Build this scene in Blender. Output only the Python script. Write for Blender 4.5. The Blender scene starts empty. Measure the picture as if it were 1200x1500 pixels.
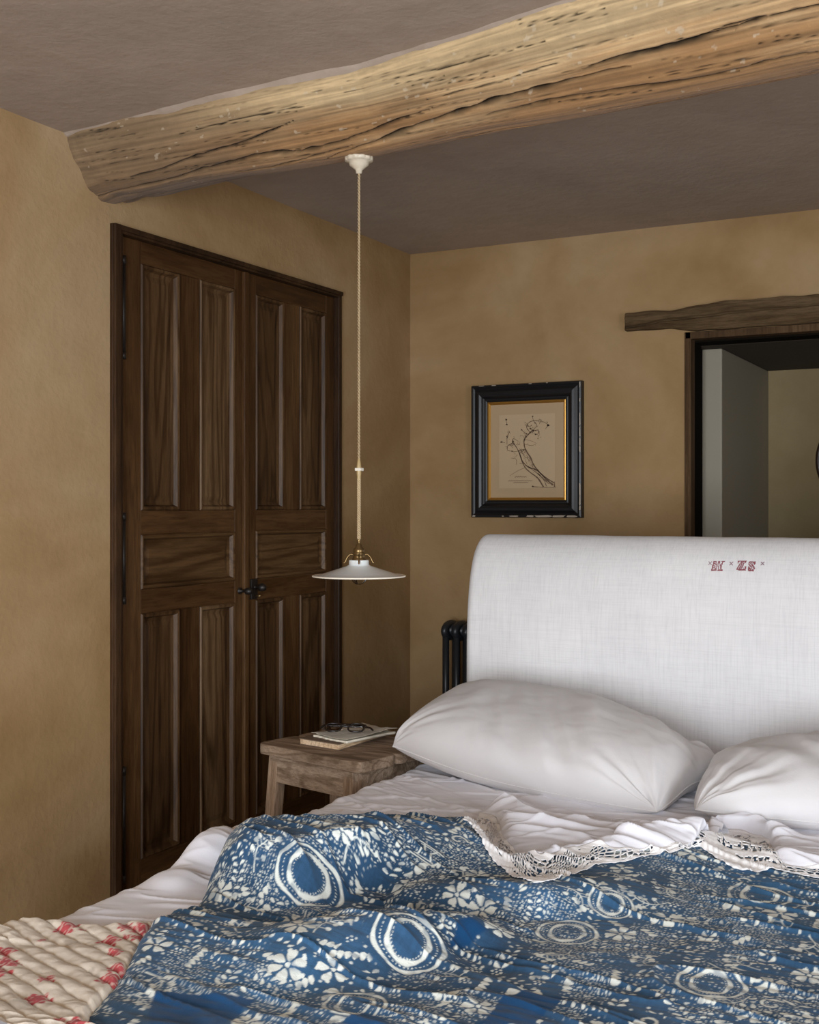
import bpy, bmesh, math, random
import numpy as np
from mathutils import Vector, Matrix
random.seed(7)
rng = np.random.default_rng(11)
scene = bpy.context.scene
col = scene.collection
R = math.radians

# ------------------------------------------------------------------ frame
H = 1.27                     # eye height
FPX = 1746.0                 # focal length in photo pixels
CX, HY = 600.0, 740.0        # optical axis column, horizon row
YAW = R(28.0)
FX, FY = -math.sin(YAW), math.cos(YAW)
RX, RY = math.cos(YAW), math.sin(YAW)

def ray(px, py):
    a = (px - CX) / FPX
    return FX + RX * a, FY + RY * a, (HY - py) / FPX
def at_z(px, py, z):
    dx, dy, dz = ray(px, py); t = (z - H) / dz
    return Vector((dx * t, dy * t, z))
def at_Y(px, py, Y):
    dx, dy, dz = ray(px, py); t = Y / dy
    return Vector((dx * t, Y, H + dz * t))
def at_X(px, py, X):
    dx, dy, dz = ray(px, py); t = X / dx
    return Vector((X, dy * t, H + dz * t))
def on_surface(px, py, f, t0=1.4, t1=4.2, n=1500):
    dx, dy, dz = ray(px, py)
    t = np.linspace(t0, t1, n)
    zz = f(dx * t, dy * t); below = (H + dz * t) <= zz
    k = int(np.argmax(below)) if below.any() else n - 1
    return dx * t[k], dy * t[k], float(zz[k])

# ------------------------------------------------------------------ numpy noise
def vnoise(x, y, seed=0):
    x = np.asarray(x, float); y = np.asarray(y, float)
    r = np.random.default_rng(seed); T = r.random((257, 257))
    xi = np.floor(x).astype(int); yi = np.floor(y).astype(int)
    xf = x - xi; yf = y - yi
    xf = xf * xf * (3 - 2 * xf); yf = yf * yf * (3 - 2 * yf)
    a = xi % 256; b = yi % 256; a1 = (xi + 1) % 256; b1 = (yi + 1) % 256
    return ((T[a, b] * (1 - xf) + T[a1, b] * xf) * (1 - yf) + (T[a, b1] * (1 - xf) + T[a1, b1] * xf) * yf) * 2 - 1
def fbm(x, y, seed=0, o=4):
    s = 0; a = 1.0; tot = 0
    for k in range(o):
        s = s + a * vnoise(x * 2 ** k + 17.3 * k, y * 2 ** k + 5.1 * k, seed + k); tot += a; a *= .5
    return s / tot
def sstep(a, b, x):
    t = np.clip((x - a) / (b - a), 0, 1); return t * t * (3 - 2 * t)

# ------------------------------------------------------------------ objects
def setp(o, label=None, cat=None, group=None, kind=None):
    for k, v in (('label', label), ('category', cat), ('group', group), ('kind', kind)):
        if v: o[k] = v
    return o
def empty(name, loc, label=None, cat=None, group=None, kind=None, rz=0):
    o = bpy.data.objects.new(name, None); col.objects.link(o)
    o.location = loc; o.rotation_euler = (0, 0, rz); o.empty_display_size = .1
    return setp(o, label, cat, group, kind)
def finish(name, me, mat, parent=None, smooth=True, loc=None):
    o = bpy.data.objects.new(name, me); col.objects.link(o)
    for m in (mat if isinstance(mat, (list, tuple)) else [mat]): me.materials.append(m)
    if smooth: me.polygons.foreach_set('use_smooth', [True] * len(me.polygons))
    if parent is not None:
        o.parent = parent
        P = parent; L = Vector((0, 0, 0))
        M = Matrix.Identity(4)
        chain = []
        while P is not None: chain.append(P); P = P.parent
        for q in reversed(chain):
            M = M @ Matrix.LocRotScale(q.location, q.rotation_euler, q.scale)
        me.transform(M.inverted())          # vertices are given in world space
    if loc is not None:
        me.transform(Matrix.Translation(-Vector(loc))); o.location = loc
    me.update()
    return o
def from_bm(name, bm, mat, parent=None, smooth=True, loc=None, bevel=0, seg=2):
    if bevel:
        bmesh.ops.bevel(bm, geom=list(bm.edges), offset=bevel, segments=seg, profile=.6, affect='EDGES', clamp_overlap=True)
    bmesh.ops.recalc_face_normals(bm, faces=bm.faces)
    me = bpy.data.meshes.new(name); bm.to_mesh(me); bm.free()
    return finish(name, me, mat, parent, smooth, loc)
def grid_obj(name, P, mat, parent=None, keep=None, color=None, cname='Col', loc=None, wrap=False, flip=False, smooth=True):
    """P: (rows, cols, 3) grid of world points; keep: bool per quad"""
    n, m, _ = P.shape
    i = np.arange(n * m).reshape(n, m)
    if wrap:
        i = np.concatenate([i, i[:, :1]], 1)
    q = np.stack([i[:-1, :-1], i[:-1, 1:], i[1:, 1:], i[1:, :-1]], -1)
    if flip: q = q[..., ::-1]
    q = q[keep] if keep is not None else q.reshape(-1, 4)
    used = np.unique(q); remap = np.full(n * m, -1); remap[used] = np.arange(len(used))
    q = remap[q]; V = P.reshape(-1, 3)[used]
    me = bpy.data.meshes.new(name)
    me.vertices.add(len(V)); me.vertices.foreach_set('co', V.astype(np.float32).ravel())
    me.loops.add(q.size); me.loops.foreach_set('vertex_index', q.astype(np.int32).ravel())
    me.polygons.add(len(q)); me.polygons.foreach_set('loop_start', np.arange(0, q.size, 4, dtype=np.int32))
    if color is not None:
        ca = me.color_attributes.new(cname, 'FLOAT_COLOR', 'POINT')
        C = np.ones((len(V), 4), np.float32); C[:, :3] = color.reshape(-1, 3)[used]
        ca.data.foreach_set('color', C.ravel())
    me.update(calc_edges=True); me.validate()
    return finish(name, me, mat, parent, smooth, loc)

def bx(bm, x0, x1, y0, y1, z0, z1, mi=0):
    vs = [bm.verts.new((x, y, z)) for x in (x0, x1) for y in (y0, y1) for z in (z0, z1)]
    fs = [(0, 1, 3, 2), (4, 6, 7, 5), (0, 4, 5, 1), (2, 3, 7, 6), (0, 2, 6, 4), (1, 5, 7, 3)]
    for f in fs:
        fc = bm.faces.new([vs[k] for k in f]); fc.material_index = mi
    return vs
def box(name, x0, x1, y0, y1, z0, z1, mat, parent=None, bevel=.003, seg=2, smooth=False):
    bm = bmesh.new(); bx(bm, x0, x1, y0, y1, z0, z1)
    return from_bm(name, bm, mat, parent, smooth, bevel=bevel, seg=seg)
def lathe(name, prof, c, mat, parent=None, n=48, scallop=None, axis=None):
    """prof: [(r, z)], c: centre"""
    th = np.linspace(0, 2 * np.pi, n, endpoint=False)
    P = np.zeros((len(prof), n, 3))
    for i, (r, z) in enumerate(prof):
        rr = r * (1 + (scallop(th, i) if scallop else 0))
        P[i, :, 0] = rr * np.cos(th); P[i, :, 1] = rr * np.sin(th); P[i, :, 2] = z
    if axis is not None:
        q = Vector((0, 0, 1)).rotation_difference(Vector(axis)).to_matrix()
        P = P @ np.array(q).T
    P = P + np.array(c)
    return grid_obj(name, P, mat, parent, wrap=True)
def tube_pts(pts, r, n=8):
    pts = np.array(pts, float); m = len(pts)
    rr = np.full(m, r) if np.isscalar(r) else np.array(r, float)
    t = np.gradient(pts, axis=0); t /= np.linalg.norm(t, axis=1)[:, None] + 1e-12
    up = np.array([0, 0, 1.0]) if abs(t[0][2]) < .9 else np.array([1.0, 0, 0])
    P = np.zeros((m, n, 3)); a = np.cross(t[0], up); a /= np.linalg.norm(a)
    th = np.linspace(0, 2 * np.pi, n, endpoint=False)
    for i in range(m):
        a = a - t[i] * np.dot(a, t[i]); a /= np.linalg.norm(a) + 1e-12
        b = np.cross(t[i], a)
        P[i] = pts[i] + rr[i] * (np.cos(th)[:, None] * a + np.sin(th)[:, None] * b)
    c0 = np.repeat(pts[0][None, None], n, 1); c1 = np.repeat(pts[-1][None, None], n, 1)
    return np.concatenate([c0, P, c1], 0)
def tube(name, pts, r, mat, parent=None, n=8):
    return grid_obj(name, tube_pts(pts, r, n), mat, parent, wrap=True)
def add_tube(bm, pts, r, n=8):
    P = tube_pts(pts, r, n); vs = [[bm.verts.new(p) for p in row] for row in P]
    for i in range(len(vs) - 1):
        for j in range(n):
            k = (j + 1) % n
            try: bm.faces.new((vs[i][j], vs[i][k], vs[i + 1][k], vs[i + 1][j]))
            except ValueError: pass
def spline(pts, k=12):
    pts = np.array(pts, float); out = []
    E = np.vstack([2 * pts[0] - pts[1], pts, 2 * pts[-1] - pts[-2]])
    for i in range(1, len(E) - 2):
        for s in np.linspace(0, 1, k, endpoint=False):
            a, b, c, d = E[i - 1], E[i], E[i + 1], E[i + 2]
            out.append(.5 * ((2 * b) + (-a + c) * s + (2 * a - 5 * b + 4 * c - d) * s ** 2 + (-a + 3 * b - 3 * c + d) * s ** 3))
    out.append(pts[-1]); return np.array(out)

# ------------------------------------------------------------------ materials
def newmat(name, rough=.7, base=(.5, .5, .5), **kw):
    m = bpy.data.materials.new(name); m.use_nodes = True
    nt = m.node_tree; b = nt.nodes['Principled BSDF']
    b.inputs['Base Color'].default_value = (*base, 1); b.inputs['Roughness'].default_value = rough
    for k, v in kw.items(): b.inputs[k].default_value = v
    return m, nt, b
def N(nt, typ, ins=None, **props):
    n = nt.nodes.new(typ)
    for k, v in props.items(): setattr(n, k, v)
    for k, v in (ins or {}).items(): n.inputs[k].default_value = v
    return n
def coords(nt, scale=(1, 1, 1), kind='Object', rot=(0, 0, 0)):
    tc = N(nt, 'ShaderNodeTexCoord'); mp = N(nt, 'ShaderNodeMapping')
    mp.inputs['Scale'].default_value = scale; mp.inputs['Rotation'].default_value = rot
    nt.links.new(tc.outputs[kind], mp.inputs['Vector']); return mp.outputs['Vector']
def ramp(nt, fac, stops):
    r = N(nt, 'ShaderNodeValToRGB'); e = r.color_ramp.elements
    while len(e) < len(stops): e.new(.5)
    for k, (p, c) in enumerate(stops):
        e[k].position = p; e[k].color = (*c, 1) if len(c) == 3 else c
    nt.links.new(fac, r.inputs['Fac']); return r.outputs['Color']
def mix(nt, f, a, b, mode='MIX'):
    m = N(nt, 'ShaderNodeMix', data_type='RGBA', blend_type=mode)
    for s, v in ((m.inputs[0], f), (m.inputs[6], a), (m.inputs[7], b)):
        if isinstance(v, (int, float)): s.default_value = v
        elif isinstance(v, tuple): s.default_value = (*v, 1)
        else: nt.links.new(v, s)
    return m.outputs[2]
def bump(nt, b, h, strength=.3, dist=.01):
    n = N(nt, 'ShaderNodeBump'); n.inputs['Strength'].default_value = strength; n.inputs['Distance'].default_value = dist
    nt.links.new(h, n.inputs['Height']); nt.links.new(n.outputs['Normal'], b.inputs['Normal'])
def noise(nt, vec, scale, detail=4, rough=.5, dist=0):
    n = N(nt, 'ShaderNodeTexNoise', {'Scale': scale, 'Detail': detail, 'Roughness': rough, 'Distortion': dist})
    nt.links.new(vec, n.inputs['Vector']); return n.outputs['Fac']

def plaster(name, c0, c1, c2, s=1.3):
    m, nt, b = newmat(name, .92)
    v = coords(nt)
    big = noise(nt, v, s, 5, .55, .6); c = ramp(nt, big, [(.3, c0), (.52, c1), (.72, c2)])
    med = noise(nt, v, 9, 4, .6); c = mix(nt, .10, c, ramp(nt, med, [(.35, (.35, .25, .15)), (.65, (1, 1, 1))]), 'MULTIPLY')
    nt.links.new(c, b.inputs['Base Color'])
    fine = noise(nt, v, 45, 4, .6)
    ad = N(nt, 'ShaderNodeMath', operation='MULTIPLY_ADD'); nt.links.new(med, ad.inputs[0]); ad.inputs[1].default_value = 2.2; nt.links.new(fine, ad.inputs[2])
    bump(nt, b, ad.outputs[0], .16, .012); b.inputs['Specular IOR Level'].default_value = .15
    return m
def wood(name, dark, mid, light, grain='Z', s=1.0, rough=.5, distort=2.5, ring=9.0, seed=0, b_str=.25, wear=None, spec=.4, gm=.42):
    m, nt, b = newmat(name, rough)
    k = .09
    sc = {'Z': (1, 1, k), 'Y': (1, k, 1), 'X': (k, 1, 1)}[grain]
    v = coords(nt, tuple(q * s for q in sc))
    ad = N(nt, 'ShaderNodeVectorMath', operation='ADD'); ad.inputs[1].default_value = (seed * 3.1, seed * 1.7, seed * .9)
    nt.links.new(v, ad.inputs[0]); v = ad.outputs[0]
    base = noise(nt, v, 6, 3, .5, .3)
    sn = N(nt, 'ShaderNodeMath', operation='MULTIPLY'); nt.links.new(base, sn.inputs[0]); sn.inputs[1].default_value = ring * 6.28
    si = N(nt, 'ShaderNodeMath', operation='SINE'); nt.links.new(sn.outputs[0], si.inputs[0])
    sh = N(nt, 'ShaderNodeMath', operation='MULTIPLY_ADD'); nt.links.new(si.outputs[0], sh.inputs[0]); sh.inputs[1].default_value = .5; sh.inputs[2].default_value = .5
    fib = noise(nt, v, 130, 3, .7)
    big = noise(nt, v, 4.5, 4, .6, .5)
    c = ramp(nt, big, [(.3, dark), (.5, mid), (.72, light)])
    c = mix(nt, gm, c, ramp(nt, sh.outputs[0], [(0, (.42, .36, .30)), (.55, (1, 1, 1))]), 'MULTIPLY')
    c = mix(nt, .6, c, ramp(nt, fib, [(.35, (.45, .40, .36)), (.6, (1.0, 1.0, 1.0))]), 'MULTIPLY')
    if wear:
        vw = coords(nt); w = noise(nt, vw, 7, 6, .75)
        c = mix(nt, ramp(nt, w, [(.56, (0, 0, 0)), (.72, (.55, .55, .55))]), c, wear)
    nt.links.new(c, b.inputs['Base Color']); b.inputs['Specular IOR Level'].default_value = spec
    bump(nt, b, fib, b_str, .004)
    return m
def cloth(name, c, c2=None, weave=900, b_str=.15, slub=False, rough=.9):
    m, nt, b = newmat(name, rough, c)
    b.inputs['Sheen Weight'].default_value = .15; b.inputs['Specular IOR Level'].default_value = .1
    v = coords(nt)
    c2 = c2 or tuple(q * .9 for q in c)
    n1 = noise(nt, v, 5, 4, .6)
    cc = ramp(nt, n1, [(.35, c2), (.65, c)])
    f = noise(nt, v, weave * .35, 2, .6)
    if slub:
        va = coords(nt, (260, 60, 9)); vb = coords(nt, (9, 60, 300))
        a = noise(nt, va, 1, 3, .6); q = noise(nt, vb, 1, 3, .6)
        cc = mix(nt, .28, cc, ramp(nt, a, [(.32, (.72, .72, .73)), (.56, (1, 1, 1))]), 'MULTIPLY')
        cc = mix(nt, .22, cc, ramp(nt, q, [(.32, (.76, .76, .77)), (.56, (1, 1, 1))]), 'MULTIPLY')
        ad = N(nt, 'ShaderNodeMath', operation='ADD'); nt.links.new(a, ad.inputs[0]); nt.links.new(q, ad.inputs[1]); f = ad.outputs[0]
    nt.links.new(cc, b.inputs['Base Color']); bump(nt, b, f, b_str, .002)
    return m
def vcol_mat(name, rough=.9, weave=700, mottled=.18, b_str=.25):
    m, nt, b = newmat(name, rough); b.inputs['Specular IOR Level'].default_value = .1; b.inputs['Sheen Weight'].default_value = .1
    a = N(nt, 'ShaderNodeVertexColor'); a.layer_name = 'Col'
    v = coords(nt); n = noise(nt, v, 26, 5, .7)
    c = mix(nt, mottled, a.outputs['Color'], ramp(nt, n, [(.3, (.15, .15, .2)), (.62, (1, 1, 1))]), 'MULTIPLY')
    nt.links.new(c, b.inputs['Base Color']); bump(nt, b, noise(nt, v, weave * .4, 2, .6), b_str, .002)
    return m

M_wall = plaster('limewash_ochre', (.265, .16, .066), (.362, .238, .118), (.425, .305, .178))
M_ceil = plaster('ceiling_plaster', (.37, .305, .255), (.42, .345, .285), (.46, .375, .305), .8)
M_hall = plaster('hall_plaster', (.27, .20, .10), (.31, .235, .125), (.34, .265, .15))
M_hallgrey = newmat('hall_grey_paint', .6, (.30, .265, .20))[0]
M_beam = None
M_doorV = wood('oak_door_upright', (.042, .018, .006), (.082, .038, .0135), (.135, .070, .028), 'Z', 1.0, .42, spec=.22, seed=1)
M_doorH = wood('oak_door_crosswise', (.042, .018, .006), (.080, .037, .013), (.13, .066, .027), 'Y', 1.0, .42, spec=.22, seed=2)
M_panelV = wood('oak_panel_upright', (.048, .023, .009), (.098, .051, .021), (.185, .112, .055), 'Z', .8, .45, gm=.8, ring=13, spec=.22, seed=5)
M_panelH = wood('oak_panel_crosswise', (.052, .025, .009), (.10, .052, .020), (.16, .09, .040), 'Y', .8, .45, gm=.75, ring=12, spec=.22, seed=9)
M_frameW = wood('oak_door_surround', (.018, .009, .004), (.040, .019, .008), (.075, .037, .016), 'Z', 1.0, .5, spec=.22, seed=4)
M_stool = wood('weathered_stool_wood', (.22, .155, .105), (.38, .28, .20), (.54, .43, .33), 'X', 1.6, .8, gm=.65, seed=3, wear=(.075, .045, .028), b_str=.6, spec=.2)
M_stoolZ = wood('weathered_leg_wood', (.22, .14, .09), (.38, .265, .18), (.54, .42, .31), 'Z', 1.6, .8, seed=6, wear=(.09, .055, .035), b_str=.6, spec=.2)
M_lintel = wood('old_lintel_wood', (.055, .034, .016), (.115, .073, .036), (.18, .125, .07), 'X', 1.3, .85, seed=8, b_str=.9, spec=.15)
M_casing = wood('casing_wood', (.06, .034, .017), (.11, .066, .034), (.16, .10, .055), 'Z', 1, .8, seed=15, spec=.1)
M_floor = wood('floor_boards', (.20, .12, .07), (.28, .18, .11), (.36, .24, .15), 'Y', .7, .5, seed=10)
M_iron = newmat('black_iron', .45, (.016, .012, .010), Metallic=.2)[0]
M_rad = newmat('dark_radiator_enamel', .38, (.018, .020, .024))[0]
M_gap_shade = newmat('matt_gap_shade', .95, (.008, .006, .004))[0]  # matt black for the pieces that paint shade around the doorway gap
M_gap_shade.node_tree.nodes['Principled BSDF'].inputs['Specular IOR Level'].default_value = .05
M_black = newmat('black_lacquer', .28, (.006, .006, .007))[0]
M_black.node_tree.nodes['Principled BSDF'].inputs['Roughness'].default_value = .42
M_gold = newmat('gilt_slip', .38, (.50, .27, .06), Metallic=.75)[0]
M_chip = newmat('bare_gesso', .9, (.42, .36, .29))[0]
M_paper = newmat('aged_print_paper', .9, (.47, .345, .21))[0]
M_paper2 = newmat('aged_mount_paper', .9, (.42, .30, .175))[0]
M_ink = newmat('sepia_ink', .9, (.14, .085, .05))[0]
M_brass = newmat('aged_brass', .35, (.20, .13, .055), Metallic=.85)[0]
M_porc = newmat('cream_porcelain', .3, (.62, .55, .43))[0]
M_opal = newmat('white_opaline_glass', .22, (.70, .69, .68))[0]
M_opal.node_tree.nodes['Principled BSDF'].inputs['Subsurface Weight'].default_value = .15
M_rim = newmat('cream_rim', .35, (.80, .74, .62))[0]
M_cord = cloth('twisted_silk_cord', (.52, .40, .24), (.42, .31, .18))
M_wht = newmat('white_plastic', .4, (.75, .70, .60))[0]
M_glass = newmat('clear_bulb_glass', .02, (1, 1, 1))[0]
bn = M_glass.node_tree.nodes['Principled BSDF']; bn.inputs['Transmission Weight'].default_value = 1; bn.inputs['IOR'].default_value = 1.06
M_lens = newmat('spectacle_lens', .02, (1, 1, 1))[0]
bn = M_lens.node_tree.nodes['Principled BSDF']; bn.inputs['Transmission Weight'].default_value = 1; bn.inputs['IOR'].default_value = 1.02
M_linen = cloth('slubby_linen', (.745, .735, .735), (.69, .68, .685), slub=True, b_str=.3)
M_pillow = cloth('pillow_linen', (.72, .705, .71), (.68, .665, .675), b_str=.15)
M_sheet = cloth('white_cotton', (.80, .80, .86), (.77, .77, .83), b_str=.1)
M_lace = cloth('cotton_lace', (.93, .92, .92), (.88, .87, .88), b_str=.4)
M_stitch = newmat('red_thread', .8, (.27, .07, .085))[0]
M_stitch2 = newmat('faded_thread', .8, (.22, .10, .12))[0]
M_book = newmat('book_cover', .7, (.16, .11, .075))[0]
M_pages = wood('page_edges', (.70, .50, .31), (.80, .60, .40), (.86, .68, .48), 'Y', 3, .9, seed=12)
M_notebk = cloth('worn_notebook_cover', (.62, .57, .46), (.36, .32, .25), weave=300)
M_horn = newmat('dark_tortoiseshell', .2, (.014, .008, .006))[0]
M_white_w = newmat('white_window_paint', .5, (.7, .68, .64))[0]
M_tick = cloth('mattress_ticking', (.7, .68, .64))
M_basew = wood('bed_base_wood', (.1, .06, .03), (.16, .1, .05), (.22, .14, .08), 'Y', 1, .6, seed=13)

# ------------------------------------------------------------------ room
XL, XR, YF, YB = -2.474, 2.2, -1.9, 4.66
ZC1, ZC2 = H + 1.07, H + 1.11
ZT = ZC2 + .12
def wall_x(name, x0, x1, holes, mat, y0, y1, z1=ZT, label=None):
    bm = bmesh.new()          # wall normal to X; holes (ya, yb, za, zb)
    ys = sorted({y0, y1, *[h[0] for h in holes], *[h[1] for h in holes]}); zs = sorted({0, z1, *[h[2] for h in holes], *[h[3] for h in holes]})
    for a, b in zip(ys, ys[1:]):
        for c, d in zip(zs, zs[1:]):
            if any(h[0] <= a and b <= h[1] and h[2] <= c and d <= h[3] for h in holes): continue
            bx(bm, x0, x1, a, b, c, d)
    bmesh.ops.remove_doubles(bm, verts=bm.verts, dist=1e-5)
    o = from_bm(name, bm, mat, smooth=False); return setp(o, label, 'wall', kind='structure')
def wall_y(name, y0, y1, holes, mat, x0, x1, z1=ZT, label=None):
    bm = bmesh.new()
    xs = sorted({x0, x1, *[h[0] for h in holes], *[h[1] for h in holes]}); zs = sorted({0, z1, *[h[2] for h in holes], *[h[3] for h in holes]})
    for a, b in zip(xs, xs[1:]):
        for c, d in zip(zs, zs[1:]):
            if any(h[0] <= a and b <= h[1] and h[2] <= c and d <= h[3] for h in holes): continue
            bx(bm, a, b, y0, y1, c, d)
    bmesh.ops.remove_doubles(bm, verts=bm.verts, dist=1e-5)
    o = from_bm(name, bm, mat, smooth=False); return setp(o, label, 'wall', kind='structure')

D0, D1, DT, DB = 2.737, 4.06, H + .847, .03       # double door surround
wall_x('wall_left', XL - .25, XL, [(D0, D1, DB, DT)], M_wall, YF - .2, YB + .2, label='ochre limewashed wall around the dark double door')
OX, OZ = -1.246, H + .681                          # doorway
wall_y('wall_back', YB, YB + .17, [(OX, -.25, 0, OZ)], M_wall, XL, XR, label='ochre limewashed wall behind the bed with the picture and doorway')
WR = (.1, 1.5, .30, 1.90); WF = (-1.15, .95, .15, 1.90)
wall_x('wall_right', XR, XR + .3, [WR], M_wall, YF - .2, YB + .2)
wall_y('wall_front', YF - .3, YF, [WF], M_wall, XL, XR)
bm = bmesh.new(); bx(bm, XL - .25, XR + .3, YF - .3, 7.2, -.1, 0)
setp(from_bm('floor', bm, M_floor, smooth=False), 'dark wooden floor under the bed', 'floor', kind='structure')
xs = np.linspace(XL - .02, XR + .02, 120); ys = np.linspace(YF - .02, YB + .02, 160)
X, Y = np.meshgrid(xs, ys)
Zc = ZC1 + (ZC2 - ZC1) * sstep(2.6, 2.95, Y) + .008 * fbm(X * 1.2, Y * 1.2, 3, 3)
setp(grid_obj('ceiling', np.stack([X, Y, Zc], -1), M_ceil, flip=True), 'mauve-grey plaster ceiling crossed by the log beam', 'ceiling', kind='structure')
bm = bmesh.new(); bx(bm, XL - .25, XR + .3, YF - .3, 7.2, ZT + .02, ZT + .1)
setp(from_bm('trim_1', bm, M_ceil, smooth=False), 'slab above the ceiling', 'ceiling slab', kind='structure')
# hallway beyond the doorway
HZ = H + .645
bm = bmesh.new(); bx(bm, -1.262, -1.166, 4.93, 5.87, 0, HZ)
setp(from_bm('wall_hall_partition', bm, M_hallgrey, smooth=False, bevel=.006), 'pale grey painted wall end standing inside the doorway', 'wall', kind='structure')
box_ = box('wall_hall_side', -2.3, -2.2, YB + .17, 6.0, 0, ZT, M_hall, bevel=0); box_['kind'] = 'structure'
box_ = box('wall_hall_end', -2.3, 2.2, 5.87, 6.0, 0, ZT, M_hall, bevel=0); setp(box_, 'olive wall at the end of the hallway', 'wall', kind='structure')
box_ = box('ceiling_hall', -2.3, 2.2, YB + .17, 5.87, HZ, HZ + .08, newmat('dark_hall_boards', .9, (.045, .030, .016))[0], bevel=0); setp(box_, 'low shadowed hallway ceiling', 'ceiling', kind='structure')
box_ = box('wall_hall_far', 2.2, 2.3, YB + .17, 6.0, 0, ZT, M_hall, bevel=0); box_['kind'] = 'structure'
# doorway lining
bm = bmesh.new()
bx(bm, OX - .002, OX + .024, YB - .006, YB + .055, 0, OZ)
bx(bm, OX, -.25, YB - .006, YB + .055, OZ - .028, OZ)
bx(bm, -.28, -.25, YB - .006, YB + .16, 0, OZ)
o = from_bm('door_2', bm, M_casing, smooth=False, bevel=.003); setp(o, 'dark wooden lining of the doorway behind the headboard', 'door frame', kind='structure')
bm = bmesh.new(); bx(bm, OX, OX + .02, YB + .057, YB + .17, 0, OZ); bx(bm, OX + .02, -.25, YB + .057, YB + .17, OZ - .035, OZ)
from_bm('door_gap_shade', bm, M_gap_shade, o, smooth=False)  # black pieces put in as shade in the reveal behind the casing
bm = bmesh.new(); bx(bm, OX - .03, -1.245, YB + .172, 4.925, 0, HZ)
setp(from_bm('trim_gap_shade', bm, M_gap_shade, smooth=False), 'black post added as shade in the gap behind the doorway lining', 'infill', kind='structure')  # added black strip that paints the unlit gap beside the partition

# windows (behind and beside the camera)
def window(name, axis, pos, a0, a1, z0, z1, depth):
    root = empty(name, (pos, (a0 + a1) / 2, z0) if axis == 'x' else ((a0 + a1) / 2, pos, z0), 'white casement window behind the viewer', 'window', kind='structure')
    bm = bmesh.new(); w = .05
    def b(p0, p1, q0, q1):
        if axis == 'x': bx(bm, pos + depth - .03, pos + depth + .03, p0, p1, q0, q1)
        else: bx(bm, p0, p1, pos - depth - .03, pos - depth + .03, q0, q1)
    b(a0, a0 + w, z0, z1); b(a1 - w, a1, z0, z1); b(a0, a1, z0, z0 + w); b(a0, a1, z1 - w, z1)
    mid = (a0 + a1) / 2; b(mid - .03, mid + .03, z0, z1)
    for k in (1, 2): zz = z0 + (z1 - z0) * k / 3; b(a0, a1, zz - .012, zz + .012)
    from_bm('window_frame', bm, M_white_w, root, smooth=False)
window('window_1', 'x', XR, WR[0], WR[1], WR[2], WR[3], .2)
window('window_2', 'y', YF, WF[0], WF[1], WF[2], WF[3], .2)

# ------------------------------------------------------------------ double door (door_1)
door = empty('door_1', (XL, D0, DB), 'tall dark panelled oak double door set in the ochre wall', 'door', kind='structure')
bm = bmesh.new()
fx0, fx1 = XL - .09, XL + .012
bx(bm, fx0, fx1, D0, D0 + .045, DB, DT); bx(bm, fx0, fx1, D1 - .022, D1, DB, DT)
bx(bm, fx0, fx1, D0 + .045, D1 - .022, DT - .024, DT); bx(bm, fx0, fx1, D0 + .045, D1 - .022, DB, DB + .04)
bx(bm, fx0, XL - .075, D0, D1, DB, DT)
from_bm('door_frame', bm, M_frameW, door, smooth=False, bevel=.004)
bm = bmesh.new(); bx(bm, fx1 - .004, fx1 + .008, D0 + .002, D0 + .03, DB, DT); 
bx(bm, fx1 - .004, fx1 + .006, D0 + .03, D1, DT - .016, DT)
from_bm('door_bead', bm, M_frameW, door, smooth=False, bevel=.003)
PZ = [(-.017, .754), (-.264, -.092), (-1.106, -.339)]       # panel rows (relative to eye)
def leaf(y0, y1, pa, pb, seed):
    """y0..y1 leaf; pa=(a0,a1) pb=(b0,b1) vertical panel columns"""
    fx = XL - .012; th = .035
    top, bot = H + .823, DB + .04
    bm = bmesh.new()
    a0, a1 = pa; b0, b1 = pb
    z = [(H + p, H + q) for p, q in PZ]
    bx(bm, fx - th, fx, y0, a0, bot, top, 0); bx(bm, fx - th, fx, b1, y1, bot, top, 0)           # stiles
    for (q0, q1) in ((z[0][1], top), (z[1][1], z[0][0]), (z[2][1], z[1][0]), (bot, z[2][0])):
        bx(bm, fx - th, fx - .001, a0, b1, q0, q1, 1)
    for (q0, q1) in (z[0], z[2]): bx(bm, fx - th, fx - .0015, a1, b0, q0, q1, 0)
    L = from_bm('door_leaf', bm, [M_doorV, M_doorH], door, smooth=False, bevel=.0025)
    def panel(p0, p1, q0, q1, mat, off):
        # raised panel: frame moulding then sunk field
        m = .018
        rings = [(0, fx - .001), (.004, fx + .004), (.012, fx + .002), (m, fx - .010), (m + .012, fx - .013), (m + .03, fx - .009)]
        bm = bmesh.new(); prev = None
        for ins, xx in rings:
            vs = [bm.verts.new((xx, y, zz)) for y, zz in ((p0 + ins, q0 + ins), (p1 - ins, q0 + ins), (p1 - ins, q1 - ins), (p0 + ins, q1 - ins))]
            if prev:
                for k in range(4): bm.faces.new((prev[k], prev[(k + 1) % 4], vs[(k + 1) % 4], vs[k]))
            prev = vs
        bm.faces.new(prev)
        from_bm('panel', bm, mat, L, smooth=False)
    for q in (z[0], z[2]):
        panel(a0, a1, q[0], q[1], M_panelV, 0); panel(b0, b1, q[0], q[1], M_panelV, 0)
    panel(a0, b1, z[1][0], z[1][1], M_panelH, 0)
    return L
L1 = leaf(2.806, 3.436, (2.890, 3.078), (3.185, 3.380), 0)
L2 = leaf(3.440, 4.036, (3.505, 3.684), (3.790, 3.978), 1)
box('meeting_bead', XL - .012, XL + .004, 3.418, 3.442, DB + .045, H + .82, M_doorV, L1, .004)
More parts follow.
